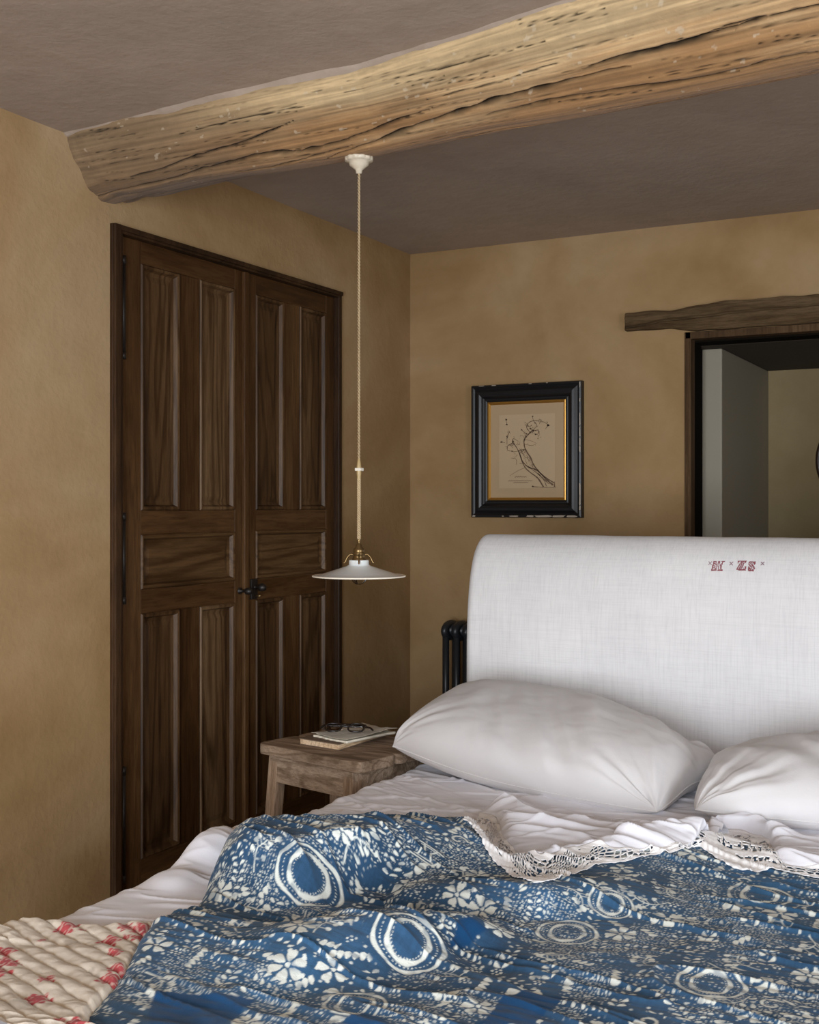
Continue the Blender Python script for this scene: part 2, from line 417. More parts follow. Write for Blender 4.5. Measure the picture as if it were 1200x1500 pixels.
# knobs
def knob(parent, y, z, r):
    lathe('knob', [(0, .052), (r * .7, .050), (r, .040), (r * .95, .030), (r * .45, .022), (r * .4, .006), (r * .9, .004), (r * .95, 0)], (XL - .010, y, z), M_iron, parent, 24, axis=(1, 0, 0))
knob(L1, 3.405, H - .300, .0125)
knob(L2, 3.488, H - .292, .0145)
box('lock_plate', XL - .013, XL - .004, 3.468, 3.506, H - .335, H - .262, M_iron, L2, .004)
tube('key', [(XL + .0, 3.488, H - .322), (XL + .022, 3.488, H - .322)], .004, M_brass, L2)
for (z0, z1) in ((.457, .748), (-.29, -.035), (-1.14, -.81)):
    bm = bmesh.new()
    add_tube(bm, [(XL - .002, D0 + .060, H + z0), (XL - .002, D0 + .060, H + z1)], .008, 12)
    for zz in (z0, z1): add_tube(bm, [(XL - .002, D0 + .060, H + zz - .012), (XL - .002, D0 + .060, H + zz + .012)], .0095, 12)
    bx(bm, XL - .014, XL - .009, D0 + .05, D0 + .078, H + z0 + .02, H + z1 - .02)
    from_bm('hinge', bm, M_iron, door, smooth=True)

# ------------------------------------------------------------------ log beam
def lerp_tab(x, tab):
    xs_, ys_ = zip(*tab); return np.interp(x, xs_, ys_)
BY = [(-2.62, 2.745), (-2.47, 2.742), (-2.1, 2.715), (-1.48, 2.691), (-.87, 2.586), (-.4, 2.50), (.5, 2.44), (2.3, 2.40)]
BR = [(-2.62, .176), (-2.47, .174), (-2.1, .164), (-1.48, .162), (-.87, .186), (-.4, .203), (.5, .215), (2.3, .22)]
def beam_pt(X, th):
    yc = lerp_tab(X, BY); r = lerp_tab(X, BR)
    pw = 1.0 + .10 * np.sin(2 * th - 1.2)
    return np.stack([X, yc - r * np.cos(th) * 1.04, ZC1 + .01 - r * np.sin(th) * (1.0 + 0 * pw)], -1)
nb, mb = 1500, 230
bX = np.linspace(XL - .03, .15, nb); bX = np.concatenate([bX, np.linspace(.16, XR + .05, 60)])
bT = np.linspace(-.25, np.pi + .25, mb)
GX, GT = np.meshgrid(bX, bT)                       # rows theta
P = beam_pt(GX, GT)
rr = lerp_tab(GX, BR)
S = GT * .17
disp = .010 * fbm(GX * 1.8, GT * 1.3, 21, 2) + .0022 * fbm(GX * 3, GT * 6.0, 22, 3) + .0010 * fbm(GX * 2.5, GT * 60, 23, 3)
fac = .012 * np.cos(GT * 5.0 + .6 * np.sin(GX * 1.3))      # hewn facets
disp += .5 * fac
end = 1 - sstep(XL, XL + .30, GX)
disp += end * (.012 * fbm(GX * 10, GT * 3, 25, 3) - .004)
# cracks
def beam_hit(px, py):
    dx, dy, dz = ray(px, py); t = np.linspace(1.9, 4.4, 4000)
    Xq, Yq, Zq = dx * t, dy * t, H + dz * t
    yc = lerp_tab(Xq, BY); r = lerp_tab(Xq, BR)
    ins = ((Yq - yc) / (r * 1.04)) ** 2 + ((Zq - ZC1 - .01) / r) ** 2 < 1
    k = int(np.argmax(ins)) if ins.any() else int(np.argmin(((Yq - yc) / r) ** 2 + ((Zq - ZC1) / r) ** 2))
    return Xq[k], math.atan2((ZC1 + .01 - Zq[k]) / r[k], (yc[k] - Yq[k]) / (1.04 * r[k]))
cracks = [
 (.0062, .016, [(127, 291), (160, 282), (200, 272), (265, 257), (300, 245), (375, 227), (445, 220), (500, 207), (600, 172), (634, 160)]),
 (.0075, .022, [(480, 227), (500, 219), (560, 203), (611, 185), (675, 166), (733, 146), (827, 122), (880, 108), (925, 99)]),
 (.0045, .012, [(190, 259), (240, 247), (290, 228), (360, 208), (430, 178)]),
 (.0050, .014, [(850, 103), (905, 86), (967, 73), (1040, 55), (1130, 29)]),
 (.0038, .010, [(700, 172), (800, 148), (920, 128), (1040, 108), (1150, 82), (1200, 74)]),
 (.0035, .009, [(340, 250), (400, 240), (470, 222), (520, 208)]),
 (.0035, .009, [(937, 155), (1010, 142), (1060, 126), (1118, 122), (1200, 104)]),
 (.0030, .008, [(1000, 66), (1070, 40), (1200, 10)]),
 (.0028, .008, [(600, 220), (720, 192), (860, 170), (1000, 138)]),
 (.0025, .006, [(250, 200), (360, 172), (470, 150)]),
 (.0025, .006, [(560, 120), (680, 92), (800, 60)]),
 (.0022, .006, [(620, 150), (740, 118), (850, 84)]),
]
crk = np.zeros_like(GX)
for w, dpt, pts in cracks:
    q = np.array([beam_hit(*p) for p in pts]); o_ = np.argsort(q[:, 0]); q = q[o_]
    sel = (bX >= q[0, 0]) & (bX <= q[-1, 0])
    if sel.sum() < 2: continue
    tc = np.interp(bX[sel], q[:, 0], q[:, 1]) + .016 * vnoise(bX[sel] * 9, bX[sel] * 0 + w * 3e3, 31) + .006 * vnoise(bX[sel] * 45, bX[sel] * 0, 32)
    s = (bX[sel] - q[0, 0]) / (q[-1, 0] - q[0, 0]); wid = 1.35 * w * np.sqrt(np.clip(4 * s * (1 - s), 0, 1)) * (.45 + .55 * np.abs(vnoise(bX[sel] * 22, bX[sel] * 0 + 4, 33) + .4))
    d = np.abs(bT[:, None] - tc[None]) * .17
    a = np.exp(-(d / (wid[None] * .62 + 1e-4)) ** 2)
    crk[:, sel] = np.maximum(crk[:, sel], a); disp[:, sel] -= dpt * a
# small checks
for k in range(230):
    x0 = rng.uniform(XL, .1); t0 = rng.uniform(.0, 2.3); L = rng.uniform(.03, .26); sl = rng.uniform(-.04, .04) + .06 * L / .2
    sel = (bX > x0) & (bX < x0 + L)
    if sel.sum() < 3: continue
    s = (bX[sel] - x0) / L; d = np.abs(bT[:, None] - (t0 + sl * s)[None]) * .17
    a = np.exp(-(d / (.0009 * np.sqrt(4 * s * (1 - s))[None] + 1e-5)) ** 2) * rng.uniform(.25, .8)
    crk[:, sel] = np.maximum(crk[:, sel], a); disp[:, sel] -= .003 * a
nrm = np.stack([0 * GX, -np.cos(GT), -np.sin(GT)], -1)
P = P + nrm * disp[..., None]
lit_pale = sstep(-.45, .65, .7 * fbm(GX * 2.6, GT * 2.4, 41, 4) + .25 * fbm(GX * 3, GT * 22, 46, 3) + .9 * (1.0 - GT / .85))       # cream patches; the paler upper flank also has light painted into its colour
GS = GT + .10 * fbm(GX * 1.6, GT * 1.2, 40, 2)
g1 = .5 + .5 * fbm(GX * 1.3, GS * 26, 42, 4); g2 = .5 + .5 * fbm(GX * 5, GS * 110, 43, 3)
pale = np.array([.64, .475, .27]); brown = np.array([.40, .225, .10]); greyb = np.array([.22, .145, .085])
C = brown[None, None] * (1 - lit_pale[..., None]) + pale[None, None] * lit_pale[..., None]
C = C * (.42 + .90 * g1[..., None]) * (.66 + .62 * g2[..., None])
eg = (1 - sstep(XL + .25, XL + 1.0, GX + .15 * fbm(GX * 6, GT * 3, 44, 3)))[..., None] * .85
C = C * (1 - eg) + (greyb * (.6 + .7 * g1[..., None])) * eg
kn = sstep(.35, .6, fbm(GX * 3, GS * 9, 47, 4))[..., None]; C = C * (1 - .38 * kn)
sp = sstep(.60, .66, fbm(GX * 34, GT * 12, 49, 3))[..., None]; C = C * (1 - .5 * sp) + np.array([.62, .53, .40]) * .5 * sp
C = C * .92 * (1 - .96 * np.clip(crk[..., None] * 1.25, 0, 1))
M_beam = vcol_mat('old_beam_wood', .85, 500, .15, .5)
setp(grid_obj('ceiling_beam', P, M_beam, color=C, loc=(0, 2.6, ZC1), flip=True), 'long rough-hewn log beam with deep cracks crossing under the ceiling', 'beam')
# plaster fillet where the beam meets the ceiling
fX = np.linspace(XL, XR, 500); yc = lerp_tab(fX, BY); r = lerp_tab(fX, BR)
rows = []
for k, (dy, dz) in enumerate([(-.035, .012), (-.020, .001), (-.008, -.006), (.006, -.012), (.02, 0.01)]):
    rows.append(np.stack([fX, yc - r * 1.04 + dy + .006 * fbm(fX * 9, fX * 0 + k, 51, 3), ZC1 + dz + .006 * fbm(fX * 12, fX * 0 + 3 * k, 52, 3) - .001 * k], -1))
o = grid_obj('trim_2', np.array(rows), M_ceil, flip=True); setp(o, 'rough plaster edge along the top of the beam', 'plaster edge', kind='structure')

# ------------------------------------------------------------------ lintel over the doorway
lx = np.linspace(-1.482, .1, 420); lt = np.linspace(0, 1, 70)
LX, LT = np.meshgrid(lx, lt)
zt = np.interp(lx, [-1.482, -1.38, -1.3, -1.1, -.9, -.6, .1], [.770, .772, .768, .790, .788, .784, .79]) + .004 * fbm(lx * 14, lx * 0, 61, 3)
zb = np.interp(lx, [-1.482, -1.30, -1.2, -.6, .1], [.700, .699, .682, .680, .680]) + .003 * fbm(lx * 12, lx * 0 + 9, 62, 3)
# section: back bottom -> front bottom -> front top -> back top, rounded
sy = np.interp(LT, [0, .2, .28, .72, .8, 1], [YB + .03, YB - .028, YB - .034, YB - .034, YB - .026, YB + .03])
sz = np.interp(LT, [0, .2, .28, .72, .8, 1], [0, 0, .10, .88, 1, 1])
ZL = H + zb[None] + (zt - zb)[None] * sz
dy = .005 * fbm(LX * 8, ZL * 50, 63, 4) + .003 * fbm(LX * 10, ZL * 200, 64, 3)
crl = np.exp(-((ZL - H - np.interp(LX, [-1.482, -1.2, -.8, .1], [.716, .735, .745, .74]) - .004 * vnoise(LX * 15, LX * 0, 65)) / .0035) ** 2)
P = np.stack([LX, sy + dy + .014 * crl * (sy < YB - .02), ZL], -1)
e0 = P[:, :1].copy(); e0[..., 1] = np.maximum(e0[..., 1], YB - .02); e0[:, :, 2] = H + .735; e0[..., 0] = -1.484
P = np.concatenate([e0, P], 1)
lintel = setp(grid_obj('door_lintel', P, M_lintel, loc=(-.7, YB, H + .7)), 'weathered grey-brown timber lintel set into the wall above the doorway', 'lintel')

# ------------------------------------------------------------------ framed picture
px0, px1, pz0, pz1 = -2.163, -1.665, H - .052, H + .510
pic = empty('picture_frame', ((px0 + px1) / 2, YB, pz0), 'black moulded frame with gilt slip holding a botanical branch print', 'picture')
def frame_rings(name, rings, mat, parent):
    bm = bmesh.new(); prev = None
    for ins, yy in rings:
        vs = [bm.verts.new((x, YB - yy, z)) for x, z in ((px0 + ins, pz0 + ins), (px1 - ins, pz0 + ins), (px1 - ins, pz1 - ins), (px0 + ins, pz1 - ins))]
        if prev:
            for k in range(4): bm.faces.new((prev[k], prev[(k + 1) % 4], vs[(k + 1) % 4], vs[k]))
        prev = vs
    return from_bm(name, bm, mat, parent, smooth=False)
frame_rings('outer_frame', [(0, 0), (0, .028), (.002, .032), (.010, .034), (.014, .031), (.018, .029), (.022, .031), (.030, .036), (.040, .038), (.050, .034), (.055, .028), (.060, .024), (.066, .025), (.072, .022), (.073, .014)], M_black, pic)
frame_rings('gilt_slip', [(.072, .018), (.073, .021), (.076, .022), (.079, .018), (.081, .016), (.084, .013), (.085, .010)], M_gold, pic)
bm = bmesh.new(); bx(bm, px0 + .02, px1 - .02, YB - .012, YB - .002, pz0 + .02, pz1 - .02); mount = from_bm('mount', bm, M_paper2, pic, smooth=False)
ox0, ox1, oz0, oz1 = px0 + .085, px1 - .085, pz0 + .085, pz1 - .085
def pc(u, v):     # print coordinates (photo crop units) -> wall
    return ox0 + (u - 310) / 595 * (ox1 - ox0), oz1 - (v - 350) / 815 * (oz1 - oz0)
a = pc(380, 440); b = pc(838, 1085)
bm = bmesh.new(); bx(bm, a[0], b[0], YB - .0135, YB - .011, b[1], a[1]); prt = from_bm('print', bm, M_paper, pic, smooth=False)
bm = bmesh.new()
def stroke(pts, w0, w1=None, jit=0):
    w0 = w0 * 1.15 + .3; w1 = None if w1 is None else w1 * 1.15 + .3
    w1 = w0 if w1 is None else w1
    q = spline([(*p,) for p in pts], 6); n = len(q)
    t = np.gradient(q, axis=0); t /= np.linalg.norm(t, axis=1)[:, None] + 1e-9; nn = np.stack([-t[:, 1], t[:, 0]], 1)
    pr = None
    for i in range(n):
        w = (w0 + (w1 - w0) * i / (n - 1)) * (1 + jit * random.uniform(-.6, .6))
        A = pc(*(q[i] + nn[i] * w)); B = pc(*(q[i] - nn[i] * w))
        v = (bm.verts.new((A[0], YB - .0141, A[1])), bm.verts.new((B[0], YB - .0141, B[1])))
        if pr: bm.faces.new((pr[0], pr[1], v[1], v[0]))
        pr = v
stroke([(830, 1040), (770, 1000), (690, 930), (620, 900), (575, 850), (550, 780), (520, 720), (490, 680)], 4, 3, .5)
stroke([(745, 1075), (700, 1000), (640, 950), (600, 910), (570, 850), (545, 770)], 5, 2, .5)
stroke([(820, 1060), (740, 980), (670, 890), (640, 820), (600, 750), (588, 700), (590, 660), (620, 620), (650, 590), (705, 580)], 5, 3, .5)
stroke([(790, 1050), (720, 980), (650, 920), (610, 890)], 3, 2, .6); stroke([(770, 1070), (745, 1010), (700, 960)], 2.5, 1.5, .6)
stroke([(830, 1080), (740, 1078), (650, 1072)], 2.5, 2, .5); stroke([(835, 1080), (832, 1030)], 3, 2)
stroke([(545, 755), (600, 745)], 2.5, 2); stroke([(490, 680), (500, 650), (540, 675)], 2.5, 1); stroke([(490, 690), (450, 715), (450, 750)], 2.5, 1, .6)
stroke([(640, 605), (610, 560), (620, 520), (665, 500), (740, 510), (785, 540)], 2.2, 1.5, .6); stroke([(785, 540), (760, 575)], 2, 1)
stroke([(660, 585), (690, 540), (665, 500), (655, 455)], 2, 1, .5); stroke([(600, 610), (575, 585), (560, 568)], 2, 1)
stroke([(700, 580), (705, 610), (680, 622)], 2, 1); stroke([(450, 750), (500, 765), (545, 760)], 1.6, 1, .4); stroke([(430, 685), (400, 675)], 1.6, 1)
stroke([(446, 700), (448, 630), (465, 590)], 1.4, 1); stroke([(440, 478), (445, 525)], 1.2, 1); stroke([(590, 700), (650, 715), (680, 700)], 1.2, .8)
stroke([(600, 905), (540, 930), (470, 975)], 1.2, .8); stroke([(600, 660), (660, 680), (690, 700)], 1, .6); stroke([(480, 820), (520, 830), (525, 880)], 1.2, .8, .5); stroke([(550, 870), (580, 872)], 2, 1)
for (u, v, r_) in ((440, 478, 9), (445, 525, 8), (400, 675, 9), (445, 630, 8), (500, 675, 8), (785, 540, 12), (655, 460, 6), (565, 575, 7), (680, 620, 7), (660, 582, 7), (590, 664, 8), (678, 520, 7), (465, 590, 5), (490, 757, 6), (775, 515, 5), (610, 612, 7), (660, 1070, 7), (640, 570, 8)):
    for k in range(3): du, dv = random.uniform(-4, 4), random.uniform(-4, 4); stroke([(u - r_ * .6 + du, v + dv), (u + r_ * .6 + du, v + dv + 2)], r_ * .55, r_ * .3, .6)
for k in range(26): u = random.uniform(430, 720); v = 640 - (u - 500) * .2 + random.uniform(-110, 110); stroke([(u, v), (u + random.uniform(-12, 12), v + random.uniform(-10, 10))], 1.4, .7)
trunk = [(830, 1045), (740, 985), (670, 915), (625, 850), (585, 780), (560, 730)]
tq = spline(trunk, 10)
for k in range(70):
    a_ = tq[random.randrange(len(tq) - 1)]; o_ = (a_[0] + random.uniform(-22, 16), a_[1] + random.uniform(-16, 22)); L_ = random.uniform(10, 34); an = .85 + random.uniform(-.3, .3)
    stroke([o_, (o_[0] + L_ * math.cos(an) * .5 + 1, o_[1] + L_ * math.sin(an) * .5), (o_[0] + L_ * math.cos(an), o_[1] + L_ * math.sin(an))], .9, .5, .5)
for k in range(46):      # twigs with buds
    bx_, by_ = random.choice([(600, 640), (640, 600), (680, 560), (720, 520), (520, 700), (480, 720), (460, 740), (560, 770), (620, 560), (700, 640), (500, 800), (450, 640)])
    a_ = random.uniform(-2.8, -.2); L_ = random.uniform(14, 48); u_ = bx_ + random.uniform(-14, 14); v_ = by_ + random.uniform(-14, 14)
    stroke([(u_, v_), (u_ + L_ * .5 * math.cos(a_ + .3), v_ + L_ * .5 * math.sin(a_ + .3)), (u_ + L_ * math.cos(a_), v_ + L_ * math.sin(a_))], .9, .4, .4)
    if k % 2: stroke([(u_ + L_ * math.cos(a_) - 3, v_ + L_ * math.sin(a_)), (u_ + L_ * math.cos(a_) + 3, v_ + L_ * math.sin(a_) + 1)], 2.6, 1.6, .5)
# small handwriting under the branch
for (u0, u1, v, h) in ((510, 608, 985, 8), (455, 655, 1020, 4), (500, 620, 1035, 2)):
    n = int((u1 - u0) / 6); stroke([(u0 + (u1 - u0) * i / n, v + h * math.sin(i * 2.1) * random.uniform(.5, 1)) for i in range(n + 1)], 1.4, 1.2, .4)
from_bm('ink_drawing', bm, M_ink, prt, smooth=False)
def chipat(cx, cz, w, h, front=True):
    bm = bmesh.new(); n = 9; vs = []
    for i in range(n):
        th = 2 * math.pi * i / n; k = random.uniform(.7, 1.1); c, s = math.cos(th), math.sin(th)
        c = math.copysign(abs(c) ** .5, c); s = math.copysign(abs(s) ** .5, s)
        vs.append(bm.verts.new((cx + w / 2 * c * k, YB - .0352, cz + h / 2 * s * k)))
    bm.faces.new(vs); o = from_bm('gesso_chip', bm, M_chip, pic, smooth=False); o['label'] = 'pale chip in the black paint'
Hh = pz1 - pz0
for (z, h, w) in ((.86, .03, .004), (.72, .10, .005), (.63, .08, .006), (.55, .07, .006), (.50, .05, .007), (.20, .10, .009), (.13, .09, .008), (.07, .04, .008), (.97, .05, .004)):
    chipat(px1 - .006, pz0 + z * Hh, w, h * Hh)
for (x, w, h) in ((.40, .10, .005), (.55, .07, .008), (.67, .17, .010), (.80, .14, .010), (.92, .10, .008), (.03, .03, .006), (.30, .02, .004)):
    chipat(px0 + x * .498, pz0 + .006, w * .498, h)
for (x, w) in ((.1, .06), (.22, .05), (.55, .03), (.7, .02)): chipat(px0 + x * .498, pz1 - .003, w * .498, .003)

# ------------------------------------------------------------------ oval mirror in the hallway
mc = (at_Y(1240, 674, 5.85)); 
mir = empty('oval_mirror', (mc.x, 5.86, mc.z - .15), 'dark round-edged mirror on the far hallway wall', 'mirror')
th = np.linspace(0, 2 * np.pi, 64)
tube('mirror_frame', [(mc.x + .125 * math.cos(t), 5.852, mc.z + .17 * math.sin(t)) for t in th], .013, newmat('dark_mirror_wood', .4, (.03, .012, .007))[0], mir, 10)
bm = bmesh.new(); vs = [bm.verts.new((mc.x + .12 * math.cos(t), 5.855, mc.z + .165 * math.sin(t))) for t in th[:-1]]; bm.faces.new(vs)
r_ = bmesh.ops.extrude_face_region(bm, geom=list(bm.faces)); bmesh.ops.translate(bm, verts=[v for v in r_['geom'] if isinstance(v, bmesh.types.BMVert)], vec=(0, .01, 0))
from_bm('mirror_glass', bm, newmat('dull_mirror', .1, (.25, .22, .18), Metallic=1.0)[0], mir, smooth=False)

# ------------------------------------------------------------------ radiator
rad = empty('column_radiator', (-2.0, 4.55, 0), 'black iron column radiator standing behind the headboard', 'radiator')
for k in range(14):
    x = -2.222 + .050 * k; zt_, zb_ = H - .50, .16
    bm = bmesh.new()
    for dy in (-.045, .045): add_tube(bm, [(x, 4.55 + dy, zb_ + .02), (x, 4.55 + dy, zt_ - .02)], .0145, 12)
    for zz in (zb_ + .03, zt_ - .03):
        pts = [(x, 4.55 + .058 * math.cos(t), zz + .028 * math.sin(t)) for t in np.linspace(0, 2 * math.pi, 17)]
        add_tube(bm, pts, .016, 10)
        add_tube(bm, [(x - .026, 4.55, zz), (x + .026, 4.55, zz)], .028, 14)
    from_bm('radiator_section', bm, M_rad, rad)
for x in (-2.222, -2.222 + .05 * 13):
    box('radiator_foot', x - .015, x + .015, 4.50, 4.60, 0, .17, M_rad, rad)

# ------------------------------------------------------------------ pendant lamp
PXc, PYc = -1.583, 2.695
def pz(y): return H + (740 - y) * 3.125 / 1746
zb0 = ZC1 + .01 - float(lerp_tab(PXc, BR)) - .006
lamp = empty('pendant_lamp', (PXc, PYc, zb0), 'white opaline disc pendant lamp hanging on a twisted cord from the beam', 'lamp')
lathe('ceiling_rose', [(0, zb0 + .014), (.034, zb0 + .014), (.035, zb0 + .002), (.037, zb0 - .001), (.037, zb0 - .009), (.033, zb0 - .012), (.026, zb0 - .013), (.025, zb0 - .021), (.014, zb0 - .030), (.009, zb0 - .034), (.0075, zb0 - .043), (0, zb0 - .044)], (PXc, PYc, 0), M_porc, lamp, 72,
      scallop=lambda t, i: (.07 * np.abs(np.sin(t * 6)) - .05 if i in (2, 3, 4) else 0))
def helix(z0, z1, R_, turns, ph, n):
    z = np.linspace(z0, z1, n); a = ph + np.linspace(0, 2 * np.pi * turns, n)
    return np.stack([PXc + R_ * np.cos(a), PYc + R_ * np.sin(a), z], 1)
zad = pz(688); zsoc = pz(792)
cord = empty('x', (0, 0, 0)); bpy.data.objects.remove(cord)
bm = bmesh.new()
for ph in (0, math.pi): add_tube(bm, helix(zb0 - .04, zad + .02, .0021, 44, ph, 800), .0016, 6)
from_bm('cord', bm, M_cord, lamp)
bm = bmesh.new()
for ph in (0, 2.09, 4.19): add_tube(bm, helix(zad - .02, zsoc + .002, .0030, 9, ph, 240), .0023, 6)
from_bm('cord', bm, M_cord, lamp)
adj = lathe('cord_adjuster', [(0, zad + .034), (.002, zad + .033), (.0042, zad + .022), (.0062, zad + .008), (.0066, zad), (.0062, zad - .010), (.0042, zad - .026), (.002, zad - .032), (0, zad - .033)], (PXc, PYc, 0), newmat('boxwood_adjuster', .35, (.42, .30, .14))[0], lamp, 24)
box('slider', PXc - .008, PXc + .010, PYc - .0085, PYc + .0085, zad - .0035, zad + .0045, M_wht, adj, .0015)
z = pz
lathe('lamp_socket', [(0, z(789)), (.004, z(789)), (.0055, z(791)), (.0035, z(794)), (.0035, z(796)), (.008, z(798)), (.0085, z(801)), (.0135, z(804)), (.0145, z(807)), (.0135, z(809)), (.0155, z(810)), (.0155, z(812.5)), (.013, z(813)), (.0165, z(818)), (.0185, z(820)), (.0175, z(823)), (.012, z(828)), (.011, z(838)), (0, z(838))], (PXc, PYc, 0), M_brass, lamp, 32)
for k in range(3):
    a = (R(28), R(208), R(300))[k]; c, s = math.cos(a), math.sin(a)
    tube('gallery_arm', spline([(PXc + q * c, PYc + q * s, zz) for q, zz in ((.015, z(813)), (.022, z(812)), (.030, z(816)), (.036, z(823)), (.040, z(824.5)))], 5), .0023, M_brass, lamp, 8)
Rr = .1225
shade = lathe('lamp_shade', [(.022, z(820)), (.0255, z(820)), (.0262, z(822)), (.0262, z(827)), (.032, z(829)), (.060, z(834.2)), (.090, z(839.5)), (.108, z(842.3)), (.119, z(843.2)), (.119, z(843.2) - .0025), (.108, z(842.3) - .0025), (.090, z(839.5) - .0025), (.060, z(834.2) - .003), (.032, z(829) - .003), (.0235, z(827)), (.022, z(822)), (.022, z(820))], (PXc, PYc, 0), M_opal, lamp, 96)
lathe('shade_rim', [(.1185, z(842.6)), (.1218, z(842.5)), (.1232, z(843.3)), (.1222, z(844.6)), (.1185, z(844.6)), (.1185, z(842.6))], (PXc, PYc, 0), M_rim, shade, 96)
bc = z(845)
bulb = lathe('bulb', [(.010, z(832)), (.0125, z(837))] + [(.0215 * math.sin(t), bc + .002 + .0225 * math.cos(t)) for t in np.linspace(.7, math.pi, 20)], (PXc, PYc, 0), M_glass, lamp, 40)
bm = bmesh.new()
add_tube(bm, [(PXc + .007 * math.cos(t), PYc + .007 * math.sin(t), bc + .006 * math.cos(3 * t) + .0) for t in np.linspace(0, 5.9, 60)], .0006, 6)
add_tube(bm, [(PXc, PYc, bc + .02), (PXc, PYc, bc - .004)], .002, 6)
from_bm('filament', bm, M_rim, bulb)

# ------------------------------------------------------------------ stool
SZ = H - .68
fl, fr, bl = np.array([-1.987, 2.807]), np.array([-1.592, 2.712]), np.array([-1.990, 3.112])
ux = fr - fl; wS = np.linalg.norm(ux); ang = math.atan2(ux[1], ux[0]); dS = .325
stool = empty('wooden_stool', (fl[0], fl[1], 0), 'weathered wooden stool used as bedside table between bed and door', 'stool')
ex = ux / wS; ey = np.array([-ex[1], ex[0]])
def sp_(a, b, z): q = fl + ex * a + ey * b; return Vector((q[0], q[1], z))
def prism_s(bm, a0, a1, b0, b1, z0, z1, rc=0.0, n=5):
    """rounded-corner slab in stool coordinates"""
    pts = []
    for (cx, cy, t0) in ((a0 + rc, b0 + rc, math.pi), (a1 - rc, b0 + rc, 1.5 * math.pi), (a1 - rc, b1 - rc, 0), (a0 + rc, b1 - rc, .5 * math.pi)):
        for k in range(n): t = t0 + math.pi / 2 * k / (n - 1); pts.append((cx + rc * math.cos(t), cy + rc * math.sin(t)))
    lo = [bm.verts.new(sp_(p[0], p[1], z0)) for p in pts]; hi = [bm.verts.new(sp_(p[0], p[1], z1)) for p in pts]
    bm.faces.new(lo[::-1]); bm.faces.new(hi); m = len(pts)
    for k in range(m): bm.faces.new((lo[k], lo[(k + 1) % m], hi[(k + 1) % m], hi[k]))
for (b0, b1) in ((0, dS * .46), (dS * .464, dS)):
    bm = bmesh.new(); prism_s(bm, 0, wS, b0, b1, SZ - .030, SZ, .022)
    from_bm('seat_board', bm, M_stool, stool, smooth=True, bevel=.006, seg=3)
za, zb_ = SZ - .030, SZ - .108
bm = bmesh.new(); prism_s(bm, .030, wS - .045, .022, .044, zb_, za, .002, 2); from_bm('apron', bm, M_stool, stool, smooth=False, bevel=.002)
bm = bmesh.new(); prism_s(bm, .030, wS - .045, dS - .044, dS - .022, zb_, za, .002, 2); from_bm('apron', bm, M_stool, stool, smooth=False, bevel=.002)
bm = bmesh.new(); prism_s(bm, .030, .050, .044, dS - .044, zb_, za, .002, 2); from_bm('apron', bm, M_stool, stool, smooth=False, bevel=.002)
bm = bmesh.new(); prism_s(bm, wS - .065, wS - .045, .044, dS - .044, zb_, za, .002, 2); from_bm('apron', bm, M_stool, stool, smooth=False, bevel=.002)
for (a, b, sa, sb) in ((.045, .042, -.035, -.03), (wS - .065, .042, .02, -.03), (.045, dS - .042, -.035, .03), (wS - .065, dS - .042, .02, .03)):
    bm = bmesh.new(); w = .019
    top = [sp_(a + i * w, b + j * w, za) for i, j in ((-1, -1), (1, -1), (1, 1), (-1, 1))]
    bot = [sp_(a + sa + i * w * .85, b + sb + j * w * .85, 0.0) for i, j in ((-1, -1), (1, -1), (1, 1), (-1, 1))]
    T = [bm.verts.new(v) for v in top]; B = [bm.verts.new(v) for v in bot]
    bm.faces.new(T); bm.faces.new(B[::-1])
    for k in range(4): bm.faces.new((B[k], B[(k + 1) % 4], T[(k + 1) % 4], T[k]))
    from_bm('leg', bm, M_stoolZ, stool, smooth=False, bevel=.003)

# book, notebook, spectacles on the stool
def obox(name, org, ex_, ey_, w, d, z0, z1, mat, parent, bev=.001):
    bm = bmesh.new(); o_ = np.array(org)
    P4 = [o_, o_ + ex_ * w, o_ + ex_ * w + ey_ * d, o_ + ey_ * d]
    lo = [bm.verts.new((p[0], p[1], z0)) for p in P4]; hi = [bm.verts.new((p[0], p[1], z1)) for p in P4]
    bm.faces.new(lo[::-1]); bm.faces.new(hi)
    for k in range(4): bm.faces.new((lo[k], lo[(k + 1) % 4], hi[(k + 1) % 4], hi[k]))
    return from_bm(name, bm, mat, parent, smooth=False, bevel=bev)
b0 = np.array([-1.866, 2.842]); e1 = np.array([.987, -.160]); e2 = np.array([.060, .998])
book = empty('book', (b0[0], b0[1], SZ), 'brown book with tan page edges lying flat on the stool', 'book')
obox('page_block', b0 + e1 * .002 + e2 * .002, e1, e2, .144, .236, SZ + .0025, SZ + .0165, M_pages, book)
obox('cover', b0, e1, e2, .148, .24, SZ + .0005, SZ + .0025, M_book, book, .0005)
obox('cover', b0, e1, e2, .148, .24, SZ + .0165, SZ + .0190, M_book, book, .0005)
nb_o = empty('notebook', (b0[0], b0[1], SZ + .019), 'tattered pale notebook resting on the brown book', 'notebook')
c0 = np.array([-1.845, 2.872]); f1 = np.array([.965, -.262]); f2 = np.array([.262, .965])
g = np.linspace(0, 1, 50); GU, GV = np.meshgrid(g, g)
